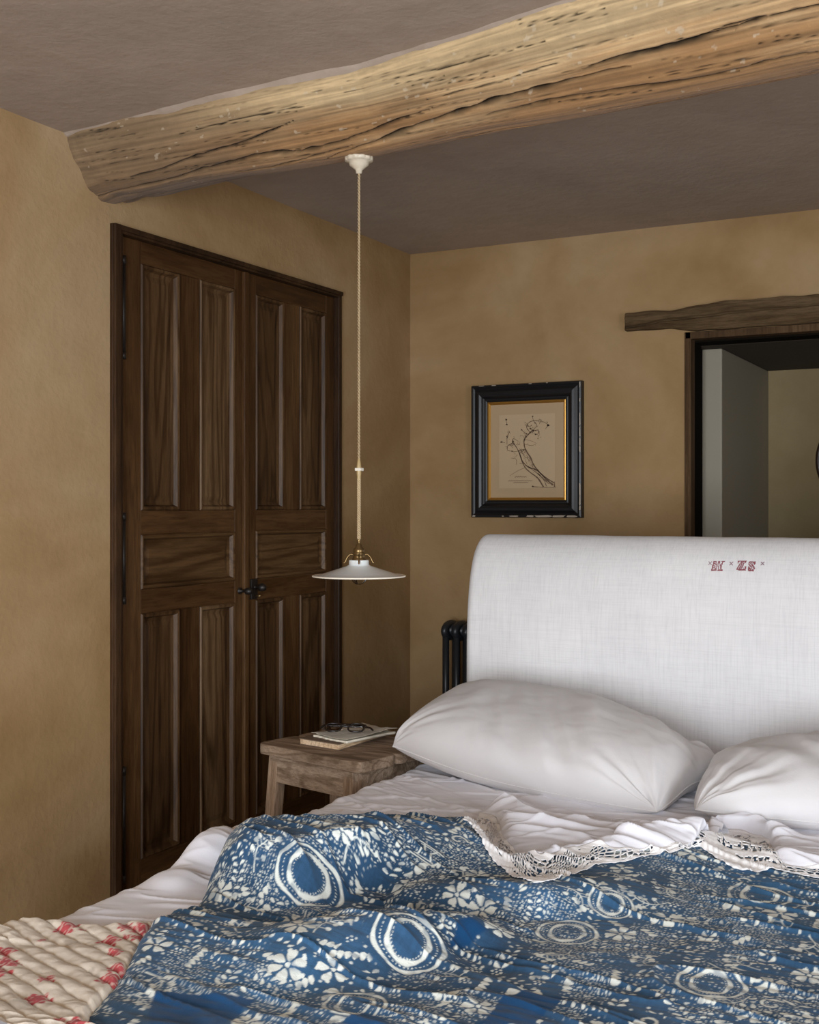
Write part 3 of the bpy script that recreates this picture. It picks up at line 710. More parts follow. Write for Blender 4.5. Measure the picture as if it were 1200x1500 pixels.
for nm, zz, am, ins, mat_ in (('page_block', .0195, .001, .004, M_rim), ('cover', .0265, .0035, 0, M_notebk)):
    w_, d_ = .142 - 2 * ins, .205 - 2 * ins
    XY = c0 + f1 * ins + f2 * ins; jag = .004 * fbm(GU * 8, GV * 8, 71, 3)
    Xn = XY[0] + f1[0] * GU * w_ + f2[0] * GV * d_ + jag; Yn = XY[1] + f1[1] * GU * w_ + f2[1] * GV * d_ + jag
    Zn = SZ + zz + am * (1 + fbm(GU * 4, GV * 4, 72, 3)) + (.006 * sstep(.75, 1, GU) * sstep(.4, .9, GV) if nm == 'cover' else 0)
    top = np.stack([Xn, Yn, Zn], -1)
    th_ = .0065 if nm == 'page_block' else .0012
    if nm == 'page_block': top[..., 2] += .0035
    bmn = bmesh.new()
    o = grid_obj(nm, top, mat_, nb_o)
    md = o.modifiers.new('thick', 'SOLIDIFY'); md.thickness = th_; md.offset = -1
# spectacles: open frame lying on the notebook
gz = SZ + .037
gl = empty('spectacles', (-1.79, 2.95, gz), 'dark-rimmed spectacles folded on top of the notebook', 'spectacles')
gc = np.array([-1.765, 2.925]); gx = np.array([.93, .36]); gx /= np.linalg.norm(gx); gy = np.array([-gx[1], gx[0]])
def gp(a, b, c): q = gc + gx * a + gy * b; return (q[0], q[1], gz + c)
for s in (-1, 1):
    pts = []
    for t in np.linspace(0, 2 * math.pi, 33):
        c, s_ = math.cos(t), math.sin(t); c2 = math.copysign(abs(c) ** .75, c); s2 = math.copysign(abs(s_) ** .75, s_)
        pts.append(gp(s * .033 + .023 * c2, .017 * s2, .007 + .008 * s2))
    rim = tube('rim', pts, .0026, M_horn, gl, 8)
    lens = grid_obj('lens', np.array([[gp(s * .033 + .022 * rr_ * math.cos(t), .016 * rr_ * math.sin(t), .007 + .0075 * rr_ * math.sin(t)) for t in np.linspace(0, 2 * math.pi, 25)] for rr_ in (.01, .5, 1)]), M_lens, rim)
    lens.modifiers.new('t', 'SOLIDIFY').thickness = .0012
tube('bridge', spline([gp(-.011, .006, .010), gp(0, .010, .013), gp(.011, .006, .010)], 5), .0030, M_horn, gl)
tube('temple', spline([gp(-.056, .004, .009), gp(-.052, .014, .009), gp(.0, .020, .006), (gp(.062, .024, .004)), gp(.080, .012, -.002)], 8), .0028, M_horn, gl)
tube('temple', spline([gp(.056, .004, .009), gp(.052, .018, .011), gp(-.02, .030, .010), gp(-.062, .036, .006), gp(-.075, .02, .0)], 8), .0028, M_horn, gl)
tube('nose_pad', [gp(-.012, -.004, .010), gp(-.010, .001, .016)], .0016, M_horn, gl); tube('nose_pad', [gp(.012, -.004, .010), gp(.010, .001, .016)], .0016, M_horn, gl)

# ------------------------------------------------------------------ bed
BX0, BX1, BY0, BY1 = -1.565, .005, 1.20, 3.40
ZS = H - .73                     # sheet level
bed = empty('bed', ((BX0 + BX1) / 2, 2.3, 0), 'wide low bed with tall linen-covered headboard', 'bed')
box('bed_base', BX0 + .03, BX1 - .03, BY0 + .03, BY1, .12, .24, M_basew, bed, .01)
box('mattress', BX0 + .022, BX1 - .022, BY0 + .025, BY1 - .004, .24, ZS - .03, M_tick, bed, .035, 4, True)
for x in (BX0 + .08, BX1 - .08):
    for y in (BY0 + .1, BY1 - .1): box('leg', x - .03, x + .03, y - .03, y + .03, 0, .12, M_basew, bed, .004)
# headboard: rolled-back upholstered top
prof = spline([(3.405, .10), (3.405, .55), (3.404, .80), (3.410, .93), (3.428, 1.04), (3.458, 1.115), (3.500, 1.160), (3.545, 1.176), (3.585, 1.163), (3.600, 1.13), (3.585, 1.10), (3.555, 1.075), (3.53, 1.02), (3.515, .93), (3.508, .80), (3.508, .10)], 8)
prof[:, 1] *= 1.0
def poly_inset(pf, d):
    t = np.gradient(pf, axis=0); t /= np.linalg.norm(t, axis=1)[:, None] + 1e-9
    n = np.stack([t[:, 1], -t[:, 0]], 1)       # inward for this ordering
    return pf + n * d
hx0, hx1 = -1.615, .055; rc = .026
rows = []
for k in range(7): a = math.pi / 2 * k / 6; rows.append((hx0 + rc * (1 - math.sin(a)), rc * (1 - math.cos(a))))
rows = [(hx0 + rc * (1 - math.cos(b)), rc * (1 - math.sin(b))) for b in np.linspace(0, math.pi / 2, 7)]
mid_x = np.linspace(hx0 + rc, hx1 - rc, 200)[1:-1]
xsh = [q[0] for q in rows] + list(mid_x) + [hx1 - (q[0] - hx0) for q in rows[::-1]]
ins = [q[1] for q in rows] + [0] * len(mid_x) + [q[1] for q in rows[::-1]]
Pm = []
for x, d in zip(xsh, ins):
    pf = poly_inset(prof, d)
    wv = .0022 * fbm(pf[:, 1] * 5 + x * 1, pf[:, 1] * 0 + x * 7, 81, 3) + .0010 * fbm(pf[:, 1] * 3, pf[:, 1] * 0 + x * 30, 82, 3)
    Pm.append(np.stack([np.full(len(pf), x), pf[:, 0] + wv, pf[:, 1] + .5 * wv], 1))
Pm = np.array(Pm)
cap0 = np.repeat(Pm[0].mean(0)[None, None], Pm.shape[1], 1); 
def capline(Q, x):    # collapse each end onto the middle line of the section
    m_ = Q.copy(); n_ = len(Q); m_[:, 1] = (Q[:, 1] + Q[::-1, 1]) / 2; m_[:, 2] = (Q[:, 2] + Q[::-1, 2]) / 2; m_[:, 0] = x; return m_[None]
Pm = np.concatenate([capline(Pm[0], hx0), Pm, capline(Pm[-1], hx1)], 0)
hb = grid_obj('headboard', Pm, M_linen, bed)
# cross-stitched monogram
GLW = ["..#####..###..#####", "..##.##..###...##..", "..##..#..###...#...", "..####.#.#.#..##...", "..##.###.#..#.##...", ".##...##.#..#.#....", ".####..#.#..###....",
       ".##.##.#.##..##....", ".##..#.#..#..##....", ".#####.#..#..##....", ".##..###..#..##....", "##...###..#...#....", "########..#######..", "########.########.."]
GLZ = [".#############", ".##...##.#.##.", ".#...##.#..##.", ".#..#.##.##...", "....#.#..#....", "...##.##.#....", "...#..#.##....", "..##.##.#.....", "..#..#.##...##", ".##.##.#.#..##", ".#..#.##....##", "##.##.#...#.##", "#############.", "...###########"]
GLS = ["..######.##", ".##..#.####", ".#.##...###", ".#..#.#..##", ".##..##..#.", "..##..##...", "...##.###..", ".#..##..##.", ".##...#.##.", ".###.#...##", ".####.#..##", ".##.#..#.#.", ".########..", "..####.###."]
GLX = ["#...#", ".#.#.", "..#..", ".#.#.", "#...#"]
def front_y(z_): 
    k = np.argmax(prof[:, 1]); return float(np.interp(z_, prof[:k, 1], prof[:k, 0]))
def monogram(name, items, mat):
    bm = bmesh.new(); sz = .00195
    for glyph, pxx, pyy in items:
        for r_i, row in enumerate(glyph):
            for c_i, ch in enumerate(row):
                if ch != '#': continue
                p = at_Y(pxx + c_i, pyy + r_i, 3.43)
                y_ = front_y(p.z) - .0012; s = sz * .46
                for d in (-1, 1):        # each stitch is a small cross of two threads
                    a = Vector((p.x - s, y_ - .0004 * (d + 1), p.z - s * d)); b = Vector((p.x + s, y_ - .0004 * (d + 1), p.z + s * d))
                    t = Vector((-d, 0, 1)).normalized() * .00050
                    q = [a - t, b - t, b + t, a + t]
                    vs = [bm.verts.new(v) for v in q] + [bm.verts.new(v + Vector((0, .003, 0))) for v in q]
                    bm.faces.new(vs[:4]);
                    for k in range(4): bm.faces.new((vs[k], vs[4 + k], vs[4 + (k + 1) % 4], vs[(k + 1) % 4]))
    o = from_bm(name, bm, mat, hb, smooth=False); o['label'] = 'dark red cross-stitch' if 'letter' in name else 'small faded cross-stitch'
for it in ((GLW, 1041, 823.0), (GLZ, 1078, 822.5), (GLS, 1094, 823.5)): monogram('embroidered_letter', [it], M_stitch)
for it in ((GLX, 1036, 823.5), (GLX, 1067, 824), (GLX, 1113, 824)): monogram('embroidered_cross', [it], M_stitch2)

# ------------------------------------------------------------------ pillows
def pillow(name, c, a, b, T, rz, pitch, seed, label, lift=0.0, roll=0.0, sag=(), taper=0.0):
    n, m = 150, 220
    q = np.linspace(-1, 1, n); p = np.linspace(-1, 1, m)
    # cosine spacing: finer at the seam
    q = np.sin(q * np.pi / 2); p = np.sin(p * np.pi / 2)
    Pp, Qq = np.meshgrid(p, q)
    x = a * Pp * (1 - .055 * (1 - Qq ** 2) * Pp ** 2); y = b * Qq * (1 - .10 * (1 - Pp ** 2) * Qq ** 2)
    cr = np.clip(np.abs(Pp) * np.abs(Qq), 0, 1)
    x *= 1 - .085 * cr ** 2.6; y *= 1 - .13 * cr ** 2.6
    x += taper * sstep(.3, 1, -Pp) * sstep(-.5, 1, -Qq)
    th = ((1 - np.abs(Pp) ** 4.5) * (1 - np.abs(Qq) ** 2.5)); th = np.clip(th, 0, 1) ** .46
    edge = sstep(0, .25, th)
    # folds gathered toward the corners and long soft creases
    angc = np.zeros_like(Pp)
    w = np.zeros_like(Pp)
    for sx in (-1, 1):
        for sy in (-1, 1):
            dx, dy = (Pp - sx) * a, (Qq - sy) * b; rr_ = np.hypot(dx, dy) + 1e-6; aa = np.arctan2(dy, dx)
            w += np.exp(-rr_ / .12) * vnoise(aa * 8.0 + sx * 9, rr_ * 5 + sy * 7, seed + 3) * .019
    dirn = x * .82 + y * .57
    w += .016 * fbm(dirn * 17, (x * -.57 + y * .82) * 3.0 + 3, seed + 5, 2) * edge * sstep(-.3, .4, fbm(x * 3, y * 3, seed + 6, 2))
    w += .010 * fbm(x * 2.2, y * 2.6, seed + 7, 2) * edge
    cre = np.abs(fbm(dirn * 4 + 1, (x * -.57 + y * .82) * 1.3, seed + 8, 1)); w += .013 * np.clip(1 - cre / .12, 0, 1) ** 2 * edge * sstep(-.1, .3, fbm(x * 3 + 4, y * 3, seed + 9, 1))
    w += .0009 * fbm(x * 22, y * 34, seed + 11, 3) * edge
    pouf = sstep(-1.2, .1, -Qq) * .12
    zt_ = T * th * (1 + pouf) + w * sstep(0, .35, th); zb2 = -T * .62 * th ** 1.1 
    yy = y - .02 * th * (Qq < 0)
    for (sx, sy, dz_s, dy_s) in sag:
        k_s = sstep(-.1, 1.05, Pp * sx) * sstep(-.5, 1.05, Qq * sy); zt_ = zt_ + dz_s * k_s; zb2 = zb2 + dz_s * k_s; yy = yy + dy_s * k_s; y = y + dy_s * k_s
    top = np.stack([x, yy, zt_], -1); bot = np.stack([x, y, zb2], -1)
    M = Matrix.Translation(c) @ Matrix.Rotation(rz, 4, 'Z') @ Matrix.Rotation(pitch, 4, 'X') @ Matrix.Rotation(roll, 4, 'Y')
    A = np.array(M.to_3x3()); t_ = np.array(M.translation)
    def X_(Q): return Q @ A.T + t_
    full = np.concatenate([top, bot[::-1]], 0)
    root = grid_obj(name, X_(full), M_pillow, None, loc=c)
    ring = np.concatenate([top[0], top[:, -1], top[-1, ::-1], top[::-1, 0]], 0)
    tube('seam', X_(ring[::2]), .0020, M_pillow, root, 6)
    setp(root, label, 'pillow', 'bed pillows')
    return root
P1 = pillow('pillow', (-1.168, 3.030, ZS + .080), .440, .295, .108, R(-7), R(12), 100, 'pale grey linen pillow against the headboard, beside the stool', roll=R(2), sag=((1, 1, -.10, -.05), (-1, -1, .028, .03)), taper=.03)
P2 = pillow('pillow', (-.335, 3.00, ZS + .070), .430, .290, .092, R(6), R(8), 140, 'white linen pillow cut off by the photo edge, under the red monogram', sag=((-1, 1, -.05, -.05),))

# ------------------------------------------------------------------ bedding surfaces
def D(px, py, d):     # photo column/row at drop d below the eye -> X, Y, height above sheet level
    v = at_z(px, py, H - d); return (v.x, v.y, .73 - d)
def rbf(pts, smooth=1e-4):
    P_ = np.array(pts, float); XY = P_[:, :2]; n = len(P_)
    d = np.linalg.norm(XY[:, None] - XY[None], axis=-1); K = np.where(d > 0, d ** 2 * np.log(d + 1e-12), 0) + smooth * np.eye(n)
    A = np.zeros((n + 3, n + 3)); A[:n, :n] = K; A[:n, n] = 1; A[:n, n + 1:] = XY; A[n, :n] = 1; A[n + 1:, :n] = XY.T
    w = np.linalg.solve(A, np.concatenate([P_[:, 2], [0, 0, 0]]))
    def f(X, Y):
        X = np.asarray(X, float); Y = np.asarray(Y, float); o = w[n] + w[n + 1] * X + w[n + 2] * Y
        for k in range(n):
            r2 = (X - XY[k, 0]) ** 2 + (Y - XY[k, 1]) ** 2; o = o + w[k] * .5 * r2 * np.log(r2 + 1e-12)
        return o
    return f
qc = [D(*q) for q in [
 (318, 1240, .665), (315, 1262, .672), (312, 1290, .695), (300, 1325, .712), (300, 1345, .695), (300, 1400, .700), (300, 1450, .712), (300, 1500, .712),
 (240, 1345, .69), (200, 1400, .70), (150, 1470, .71), (350, 1212, .64), (350, 1238, .632), (350, 1285, .68), (355, 1325, .712),
 (448, 1203, .63), (448, 1232, .62), (448, 1280, .665), (448, 1324, .712), (448, 1345, .672), (448, 1400, .685), (448, 1447, .714), (448, 1475, .712), (448, 1500, .714),
 (530, 1203, .64), (530, 1232, .632), (530, 1290, .70),
 (595, 1200, .645), (595, 1225, .64), (595, 1290, .70), (595, 1302, .69), (595, 1332, .712), (595, 1345, .66), (595, 1378, .682), (595, 1420, .714), (595, 1455, .712),
 (680, 1195, .665), (680, 1240, .67), (690, 1290, .70), (690, 1305, .685), (690, 1339, .714), (690, 1352, .682), (690, 1387, .714), (690, 1430, .712),
 (800, 1287, .70), (800, 1311, .685), (800, 1342, .714), (800, 1400, .712), (800, 1450, .714), (800, 1500, .712),
 (900, 1266, .695), (900, 1300, .69), (900, 1338, .714), (900, 1400, .712), (900, 1500, .713),
 (1000, 1250, .69), (1000, 1285, .708), (1000, 1340, .713), (1000, 1420, .711), (1000, 1500, .713),
 (1090, 1275, .708), (1090, 1350, .712), (1090, 1450, .711), (1200, 1285, .71), (1200, 1380, .712), (1200, 1500, .711), (1350, 1300, .71), (1350, 1450, .712)]]
fq = rbf(qc)
ridgeA = fq
def sheet_raw(X, Y):
    """wrinkled top sheet level (height above ZS)"""
    h = .0050 * fbm(X * 3.0, Y * 5, 201, 2)
    # long soft creases fanning out from under the pillows
    u = Y + .22 * X + .05 * np.sin(X * 5)
    c = fbm(X * 2.4 + 4, u * 15, 203, 3); h = h + .007 * np.clip(1 - np.abs(c) / .34, 0, 1) ** 2 * sstep(2.2, 2.5, Y)
    u2 = Y - .35 * X; c2 = fbm(X * 3.0 + 9, u2 * 22, 207, 2); h = h + .004 * np.clip(1 - np.abs(c2) / .30, 0, 1) ** 2
    h = h + .0005 * fbm(X * 30, Y * 50, 209, 2)
    # raised lump of gathered sheet beside the blue quilt
    for (px, py, d, rx, ry, a) in ((312, 1243, .71, .07, .085, .055), (255, 1285, .72, .05, .05, .018), (375, 1215, .71, .07, .08, .045)):
        cx, cy, _ = D(px, py, d); h = h + a * np.exp(-(((X - cx) / rx) ** 2 + ((Y - cy) / ry) ** 2) ** 1.5)
    return h
def drape(X, Y, xe, r, zlow):
    """X < xe rolls over the mattress edge: returns X', dz for a coordinate that runs over the edge"""
    s = xe - X                                  # distance past the edge start
    ang_ = np.clip(s / r, 0, np.pi / 2)
    over = np.clip(s - r * np.pi / 2, 0, None)
    Xn = np.where(s > 0, xe - r * np.sin(ang_), X)
    dz = np.where(s > 0, -r * (1 - np.cos(ang_)) - over, 0)
    return Xn, dz
# --- fitted sheet
xs = np.concatenate([np.linspace(BX0 - .42, BX0 + .05, 90), np.linspace(BX0 + .05, -.25, 520)[1:], np.linspace(-.25, BX1 + .4, 160)[1:]])
ys = np.linspace(BY0, BY1 - .001, 700)
X, Y = np.meshgrid(xs, ys)
hh = sheet_raw(X, Y)
Xd, dz = drape(X, Y, BX0 + .045, .05, 0)
Xm, dz2 = drape(-X, Y, -(BX1 - .045), .05, 0); right = X > BX1 - .045
Xd = np.where(right, -Xm, Xd); dz = np.where(right, dz2, dz)
side = (dz < -.05); fold = .010 * fbm(Y * 14, X * 2, 211, 3)
Zs = ZS + hh * np.clip(1 + dz / .05, 0, 1) + dz
Xd = Xd + np.where(side, np.where(right, 1, -1) * (.008 + fold), 0)
Zs = np.maximum(Zs, .14)
sheet = grid_obj('bed_sheet', np.stack([Xd, Y, Zs], -1), M_sheet, loc=(-.78, 2.3, ZS))
setp(sheet, 'crumpled white cotton sheet covering the mattress and falling over its side', 'sheet')

# --- quilt outline
q_out = [(322, 1268), (306, 1292), (290, 1318), (262, 1334), (236, 1345), (207, 1374), (172, 1432), (118, 1500), (60, 1565)]
left_edge = [D(px, py, .715)[:2] for px, py in q_out]
top_edge = [D(px, py, d)[:2] for px, py, d in ((338, 1254, .715), (400, 1238, .715), (448, 1228, .712), (520, 1232, .712), (580, 1228, .712), (640, 1222, .71), (690, 1215, .705), (712, 1240, .71), (735, 1262, .71), (780, 1262, .71), (850, 1252, .71), (990, 1238, .71), (1060, 1238, .71), (1200, 1264, .71))]
poly = np.array([(BX1 + .0, 2.30)] + [(BX1, BY0 + .03)] + [(-1.05, BY0 + .03)] + left_edge[::-1][1:] + top_edge + [(BX1, 2.42)])
def poly_dist(X, Y, poly):
    d = np.full(X.shape, 1e9); ins = np.zeros(X.shape, bool); n = len(poly)
    for k in range(n):
        a, b = poly[k], poly[(k + 1) % n]; e = b - a
        t = np.clip(((X - a[0]) * e[0] + (Y - a[1]) * e[1]) / (e @ e + 1e-12), 0, 1)
        d = np.minimum(d, np.hypot(X - a[0] - t * e[0], Y - a[1] - t * e[1]))
        cnd = ((a[1] > Y) != (b[1] > Y)) & (X < (b[0] - a[0]) * (Y - a[1]) / (b[1] - a[1] + 1e-12) + a[0]); ins ^= cnd
    return np.where(ins, d, -d)
# smooth polygon
polyS = spline(np.vstack([poly, poly[:1]]), 5)[:-1]
def quilt_h(X, Y):
    f = fq(X, Y); f = np.clip(f, .012, .115)
    f = f + .0038 * fbm(X * 7, Y * 13, 221, 3) + .0020 * fbm(X * 16 + Y * 5, Y * 40, 223, 3)
    # stitched rows and crinkles of old quilting
    f = f + .0016 * fbm(X * 22 + Y * 8, Y * 75, 224, 2)
    f = f + .0010 * np.abs(np.sin(np.pi * (Y + .01 * fbm(X * 6, Y * 6, 225, 2)) / .020)) ** .6
    c = fbm(X * 3.2 + 3, (Y + .18 * X) * 17, 227, 2); f = f + .0075 * np.clip(1 - np.abs(c) / .22, 0, 1) ** 2
    return f
def quilt_z(X, Y, thick=True):
    dd = poly_dist(X, Y, polyS)
    e = np.sqrt(np.clip(1 - (1 - np.clip(dd / .035, 0, 1)) ** 2, 0, 1))
    base = np.maximum(sheet_raw(X, Y), 0)
    q = np.maximum(quilt_h(X, Y), base + .008)
    return np.where(dd > 0, (base - .004) * (1 - e) + q * e, base - .004), dd
def qsurf(X, Y): return ZS + quilt_z(np.asarray(X), np.asarray(Y))[0]

qx = np.arange(-1.80, BX1 + .001, .00165); qy = np.concatenate([np.arange(BY0, 1.42, .004), np.arange(1.42, 2.62, .0017)])
X, Y = np.meshgrid(qx, qy)
qz, dd = quilt_z(X, Y)
# fabric coordinates: arc length along Y (pattern does not stretch on steep folds)
dy_ = np.diff(Y, axis=0); dz_ = np.diff(np.clip(fq(X, Y), .012, .115) * sstep(0, .05, dd), axis=0)
V = np.vstack([np.zeros((1, X.shape[1])), np.cumsum(np.hypot(dy_, dz_), 0)]); V = V + .0 
# smooth shear between columns
U = X + .004 * fbm(X * 4, Y * 4, 231, 2)
V = V + .004 * fbm(X * 4 + 7, Y * 4, 233, 2)
INK = np.zeros_like(X)
ucols = qx
def sub(u0, v0, r):
    c0 = max(np.searchsorted(qx, u0 - r - .012), 0); c1 = min(np.searchsorted(qx, u0 + r + .012), len(qx))
    if c1 <= c0: return None
    vc = V[:, min((c0 + c1) // 2, len(qx) - 1)]; ok = np.where(np.abs(vc - v0) < r + .06)[0]
    if len(ok) == 0: return None
    return slice(ok[0], ok[-1] + 1), slice(c0, c1)
AA = .0009
def put(sl, m, v=1.0): INK[sl] = np.maximum(INK[sl], m * v)
def ink_blob(u0, v0, L, W, ang_):
    s = sub(u0, v0, L)
    if s is None: return
    du = U[s] - u0; dv = V[s] - v0; c, n_ = math.cos(ang_), math.sin(ang_)
    p = (du * c + dv * n_) / L; q = (-du * n_ + dv * c)
    w = W * np.sqrt(np.clip(1 - p ** 2, 0, 1)) * (1 + .45 * p); bow = .25 * W * (1 - p ** 2)
    put(s, sstep(-AA, AA, w - np.abs(q - bow)) * (np.abs(p) < 1))
def ink_line(pts, w):
    pts = np.array(pts)
    for a, b in zip(pts[:-1], pts[1:]):
        cen = (a + b) / 2; r = np.linalg.norm(b - a) / 2 + w; s = sub(cen[0], cen[1], r)
        if s is None: continue
        e = b - a; t = np.clip(((U[s] - a[0]) * e[0] + (V[s] - a[1]) * e[1]) / (e @ e + 1e-12), 0, 1)
        d = np.hypot(U[s] - a[0] - t * e[0], V[s] - a[1] - t * e[1]); put(s, sstep(AA, -AA, d - w))
def clear(u0, v0, rx, ry):
    s = sub(u0, v0, max(rx, ry))
    if s is None: return
    q = np.hypot((U[s] - u0) / rx, (V[s] - v0) / ry); INK[s] *= sstep(.92, 1.0, q)
def ring(u0, v0, rx, ry, w, dotted=0):
    s = sub(u0, v0, max(rx, ry) + w)
    if s is None: return
    du, dv = U[s] - u0, V[s] - v0; a = np.arctan2(dv / ry, du / rx); q = np.hypot(du / rx, dv / ry)
    wob = 1 + .015 * np.sin(3 * a + u0 * 40) + .012 * np.sin(7 * a)
    d = np.abs(q - wob) * min(rx, ry)
    m = sstep(AA, -AA, d - w * (1 + .25 * np.sin(5 * a + 1)))
    if dotted: m = m * (np.cos(a * dotted) > .1)
    put(s, m)
def medallion(u0, v0, k=1.0):
    clear(u0, v0, .062 * k, .062 * k)
    ring(u0, v0, .055 * k, .055 * k, .0034 * k); ring(u0, v0, .031 * k, .040 * k, .0036 * k)
    ring(u0, v0, .044 * k, .047 * k, .0010, 44); ring(u0, v0, .0245 * k, .034 * k, .0009, 34)
def flower(u0, v0, r, a0, n=6):
    for k in range(n):
        a = a0 + 2 * math.pi * k / n; ink_blob(u0 + r * .62 * math.cos(a), v0 + r * .62 * math.sin(a), r * .40, r * .26, a)
        ink_blob(u0 + r * .95 * math.cos(a + .3), v0 + r * .95 * math.sin(a + .3), r * .14, r * .12, a)
    ink_blob(u0, v0, r * .16, r * .15, 0)
def fern(u0, v0, L, ang_, bend=.8, two=True):
    n = max(5, int(L / .0115))
    for k in range(n):
        t = k / (n - 1); a = ang_ + bend * (t - .5); x = u0 + L * (t - .5) * math.cos(ang_) - L * .22 * math.sin(ang_) * (4 * (t - .5) ** 2) * bend
        y = v0 + L * (t - .5) * math.sin(ang_) + L * .22 * math.cos(ang_) * (4 * (t - .5) ** 2) * bend
        for sgn in ((-1, 1) if two else (1,)):
            b = a + sgn * 1.0; ink_blob(x + .0085 * math.cos(b), y + .0085 * math.sin(b), .0072 * (1 - .35 * t), .0031 * (1 - .2 * t), b)
def sprig(u0, v0, s, a0):
    P_ = []
    for t in np.linspace(0, 1, 9): P_.append((u0 + s * (t - .5) * math.cos(a0) - .3 * s * math.sin(a0) * math.sin(3 * t), v0 + s * (t - .5) * math.sin(a0) + .3 * s * math.cos(a0) * math.sin(3 * t)))
    ink_line(P_, .0013)
    for k in (2, 4, 5, 7):
        for sg in (-1, 1):
            b = a0 + sg * 1.0; e = (P_[k][0] + .017 * math.cos(b), P_[k][1] + .017 * math.sin(b)); ink_line([P_[k], e], .0009)
            ink_blob(e[0], e[1], .0058, .0042, b + .6 * sg)
    ink_blob(P_[-1][0], P_[-1][1], .008, .005, a0)
def paisley(u0, v0, r, a0):
    pts = [(u0 + r * (1 - .09 * k) * math.cos(a0 + .62 * k), v0 + r * (1 - .09 * k) * math.sin(a0 + .62 * k)) for k in range(10)]
    ink_line(pts, .0024)
    for k in range(5): a = a0 + .9 * k; ink_blob(u0 + r * 1.35 * math.cos(a), v0 + r * 1.35 * math.sin(a), .007, .0035, a + 1.2)
def scallops(u0, v0, L, a0):
    n = int(L / .011)
    for k in range(n):
        x, y = u0 + (k - n / 2) * .011 * math.cos(a0), v0 + (k - n / 2) * .011 * math.sin(a0); ink_blob(x, y, .0085, .0046, a0 + 1.1)
def cluster(u0, v0):
    for k in range(7): a = k * 2 * math.pi / 6; q = 0 if k == 6 else .0075; ink_blob(u0 + q * math.cos(a), v0 + q * math.sin(a), .0024, .0022, 0)
def uv_at(px, py):
    x, y, _ = on_surface(px, py, qsurf)
    i = min(np.searchsorted(qy, y), len(qy) - 1); j = min(max(np.searchsorted(qx, x), 0), len(qx) - 1)
    return U[i, j], V[i, j]
# scattered repeat
cell = .082; kinds = ['flower', 'fern', 'sprig', 'fern', 'paisley', 'flower', 'scallops', 'sprig', 'fern', 'cluster']
cnt = 0
for j in range(-1, int((V.max()) / cell) + 2):
    for i in range(int((-1.85) / cell) - 1, 2):
        u0 = (i + .5 * (j % 2)) * cell + random.uniform(-.018, .018); v0 = j * cell * .82 + random.uniform(-.018, .018)
        k = kinds[(i * 3 + j * 7 + random.randint(0, 2)) % len(kinds)]; a = random.uniform(0, 6.28)
        rc_ = {'flower': .034, 'fern': .040, 'sprig': .036, 'paisley': .032, 'scallops': .026, 'cluster': .016}[k]; clear(u0, v0, rc_, rc_)
        if k == 'fern' or k == 'scallops': a = random.choice((0, math.pi / 2, math.pi / 2, 2.2)) + random.uniform(-.3, .3)
        if k == 'flower': flower(u0, v0, random.uniform(.022, .030), a, random.choice((5, 6)))
        elif k == 'fern': fern(u0, v0, random.uniform(.07, .10), a, random.uniform(-1, 1))
        elif k == 'sprig': sprig(u0, v0, .065, a)
        elif k == 'paisley': paisley(u0, v0, .022, a)
        elif k == 'scallops': scallops(u0, v0, .06, a)
        else: cluster(u0, v0); cluster(u0 + .03, v0 + .01)
        cluster(u0 + cell * .5, v0 + random.uniform(-.01, .01))
        if random.random() < .6: scallops(u0 + cell * .45, v0 + cell * .4, .035, a + 1)
def place(fn, px, py, rad, *a):
    u0, v0 = uv_at(px, py); clear(u0, v0, rad, rad); fn(u0, v0, *a)
place(fern, 350, 1270, .04, .085, 2.0, .6); place(flower, 330, 1240, .03, .026, .3); place(flower, 322, 1308, .028, .025, .9)
place(sprig, 388, 1252, .035, .07, 1.2); place(sprig, 530, 1262, .036, .085, 1.0); place(fern, 585, 1258, .035, .085, 1.6, .3); place(flower, 500, 1215, .02, .022, .2)
place(flower, 438, 1355, .03, .028, .1); place(flower, 668, 1313, .024, .025, .4); place(flower, 700, 1282, .02, .022, .4); place(scallops, 395, 1298, .02, .05, 1.2)
place(fern, 640, 1205, .02, .05, .2, .4); place(scallops, 520, 1400, .03, .07, .6); place(fern, 350, 1380, .04, .08, 1.7, .8); place(flower, 420, 1415, .03, .030, .6)
place(paisley, 670, 1230, .03, .020, .5)
# spool-shaped motif
u0, v0 = uv_at(628, 1247); clear(u0, v0, .034, .036)
for s in (-1, 1):
    ink_line(np.array([(u0 - .024, v0 + s * .022 - .006), (u0 + .026, v0 + s * .022 - .010)]), .0019); ink_line(np.array([(u0 - .018, v0 + s * .016 - .006), (u0 + .020, v0 + s * .016 - .009)]), .0011)
    ink_line(np.array([(u0 + s * .014, v0 + .014), (u0 + s * .006, v0 - .004), (u0 + s * .014, v0 - .022)]), .0017)
# motifs at the places the photo shows them
for (px, py, k) in ((448, 1281, 1.0), (597, 1377, .98), (1112, 1312, 1.0), (830, 1365, .9), (895, 1325, .7), (520, 1470, .8), (1040, 1440, .9)):
    u0, v0 = uv_at(px, py)
    if k > .95:
        clear(u0, v0, .078, .075)
    medallion(u0, v0, k)
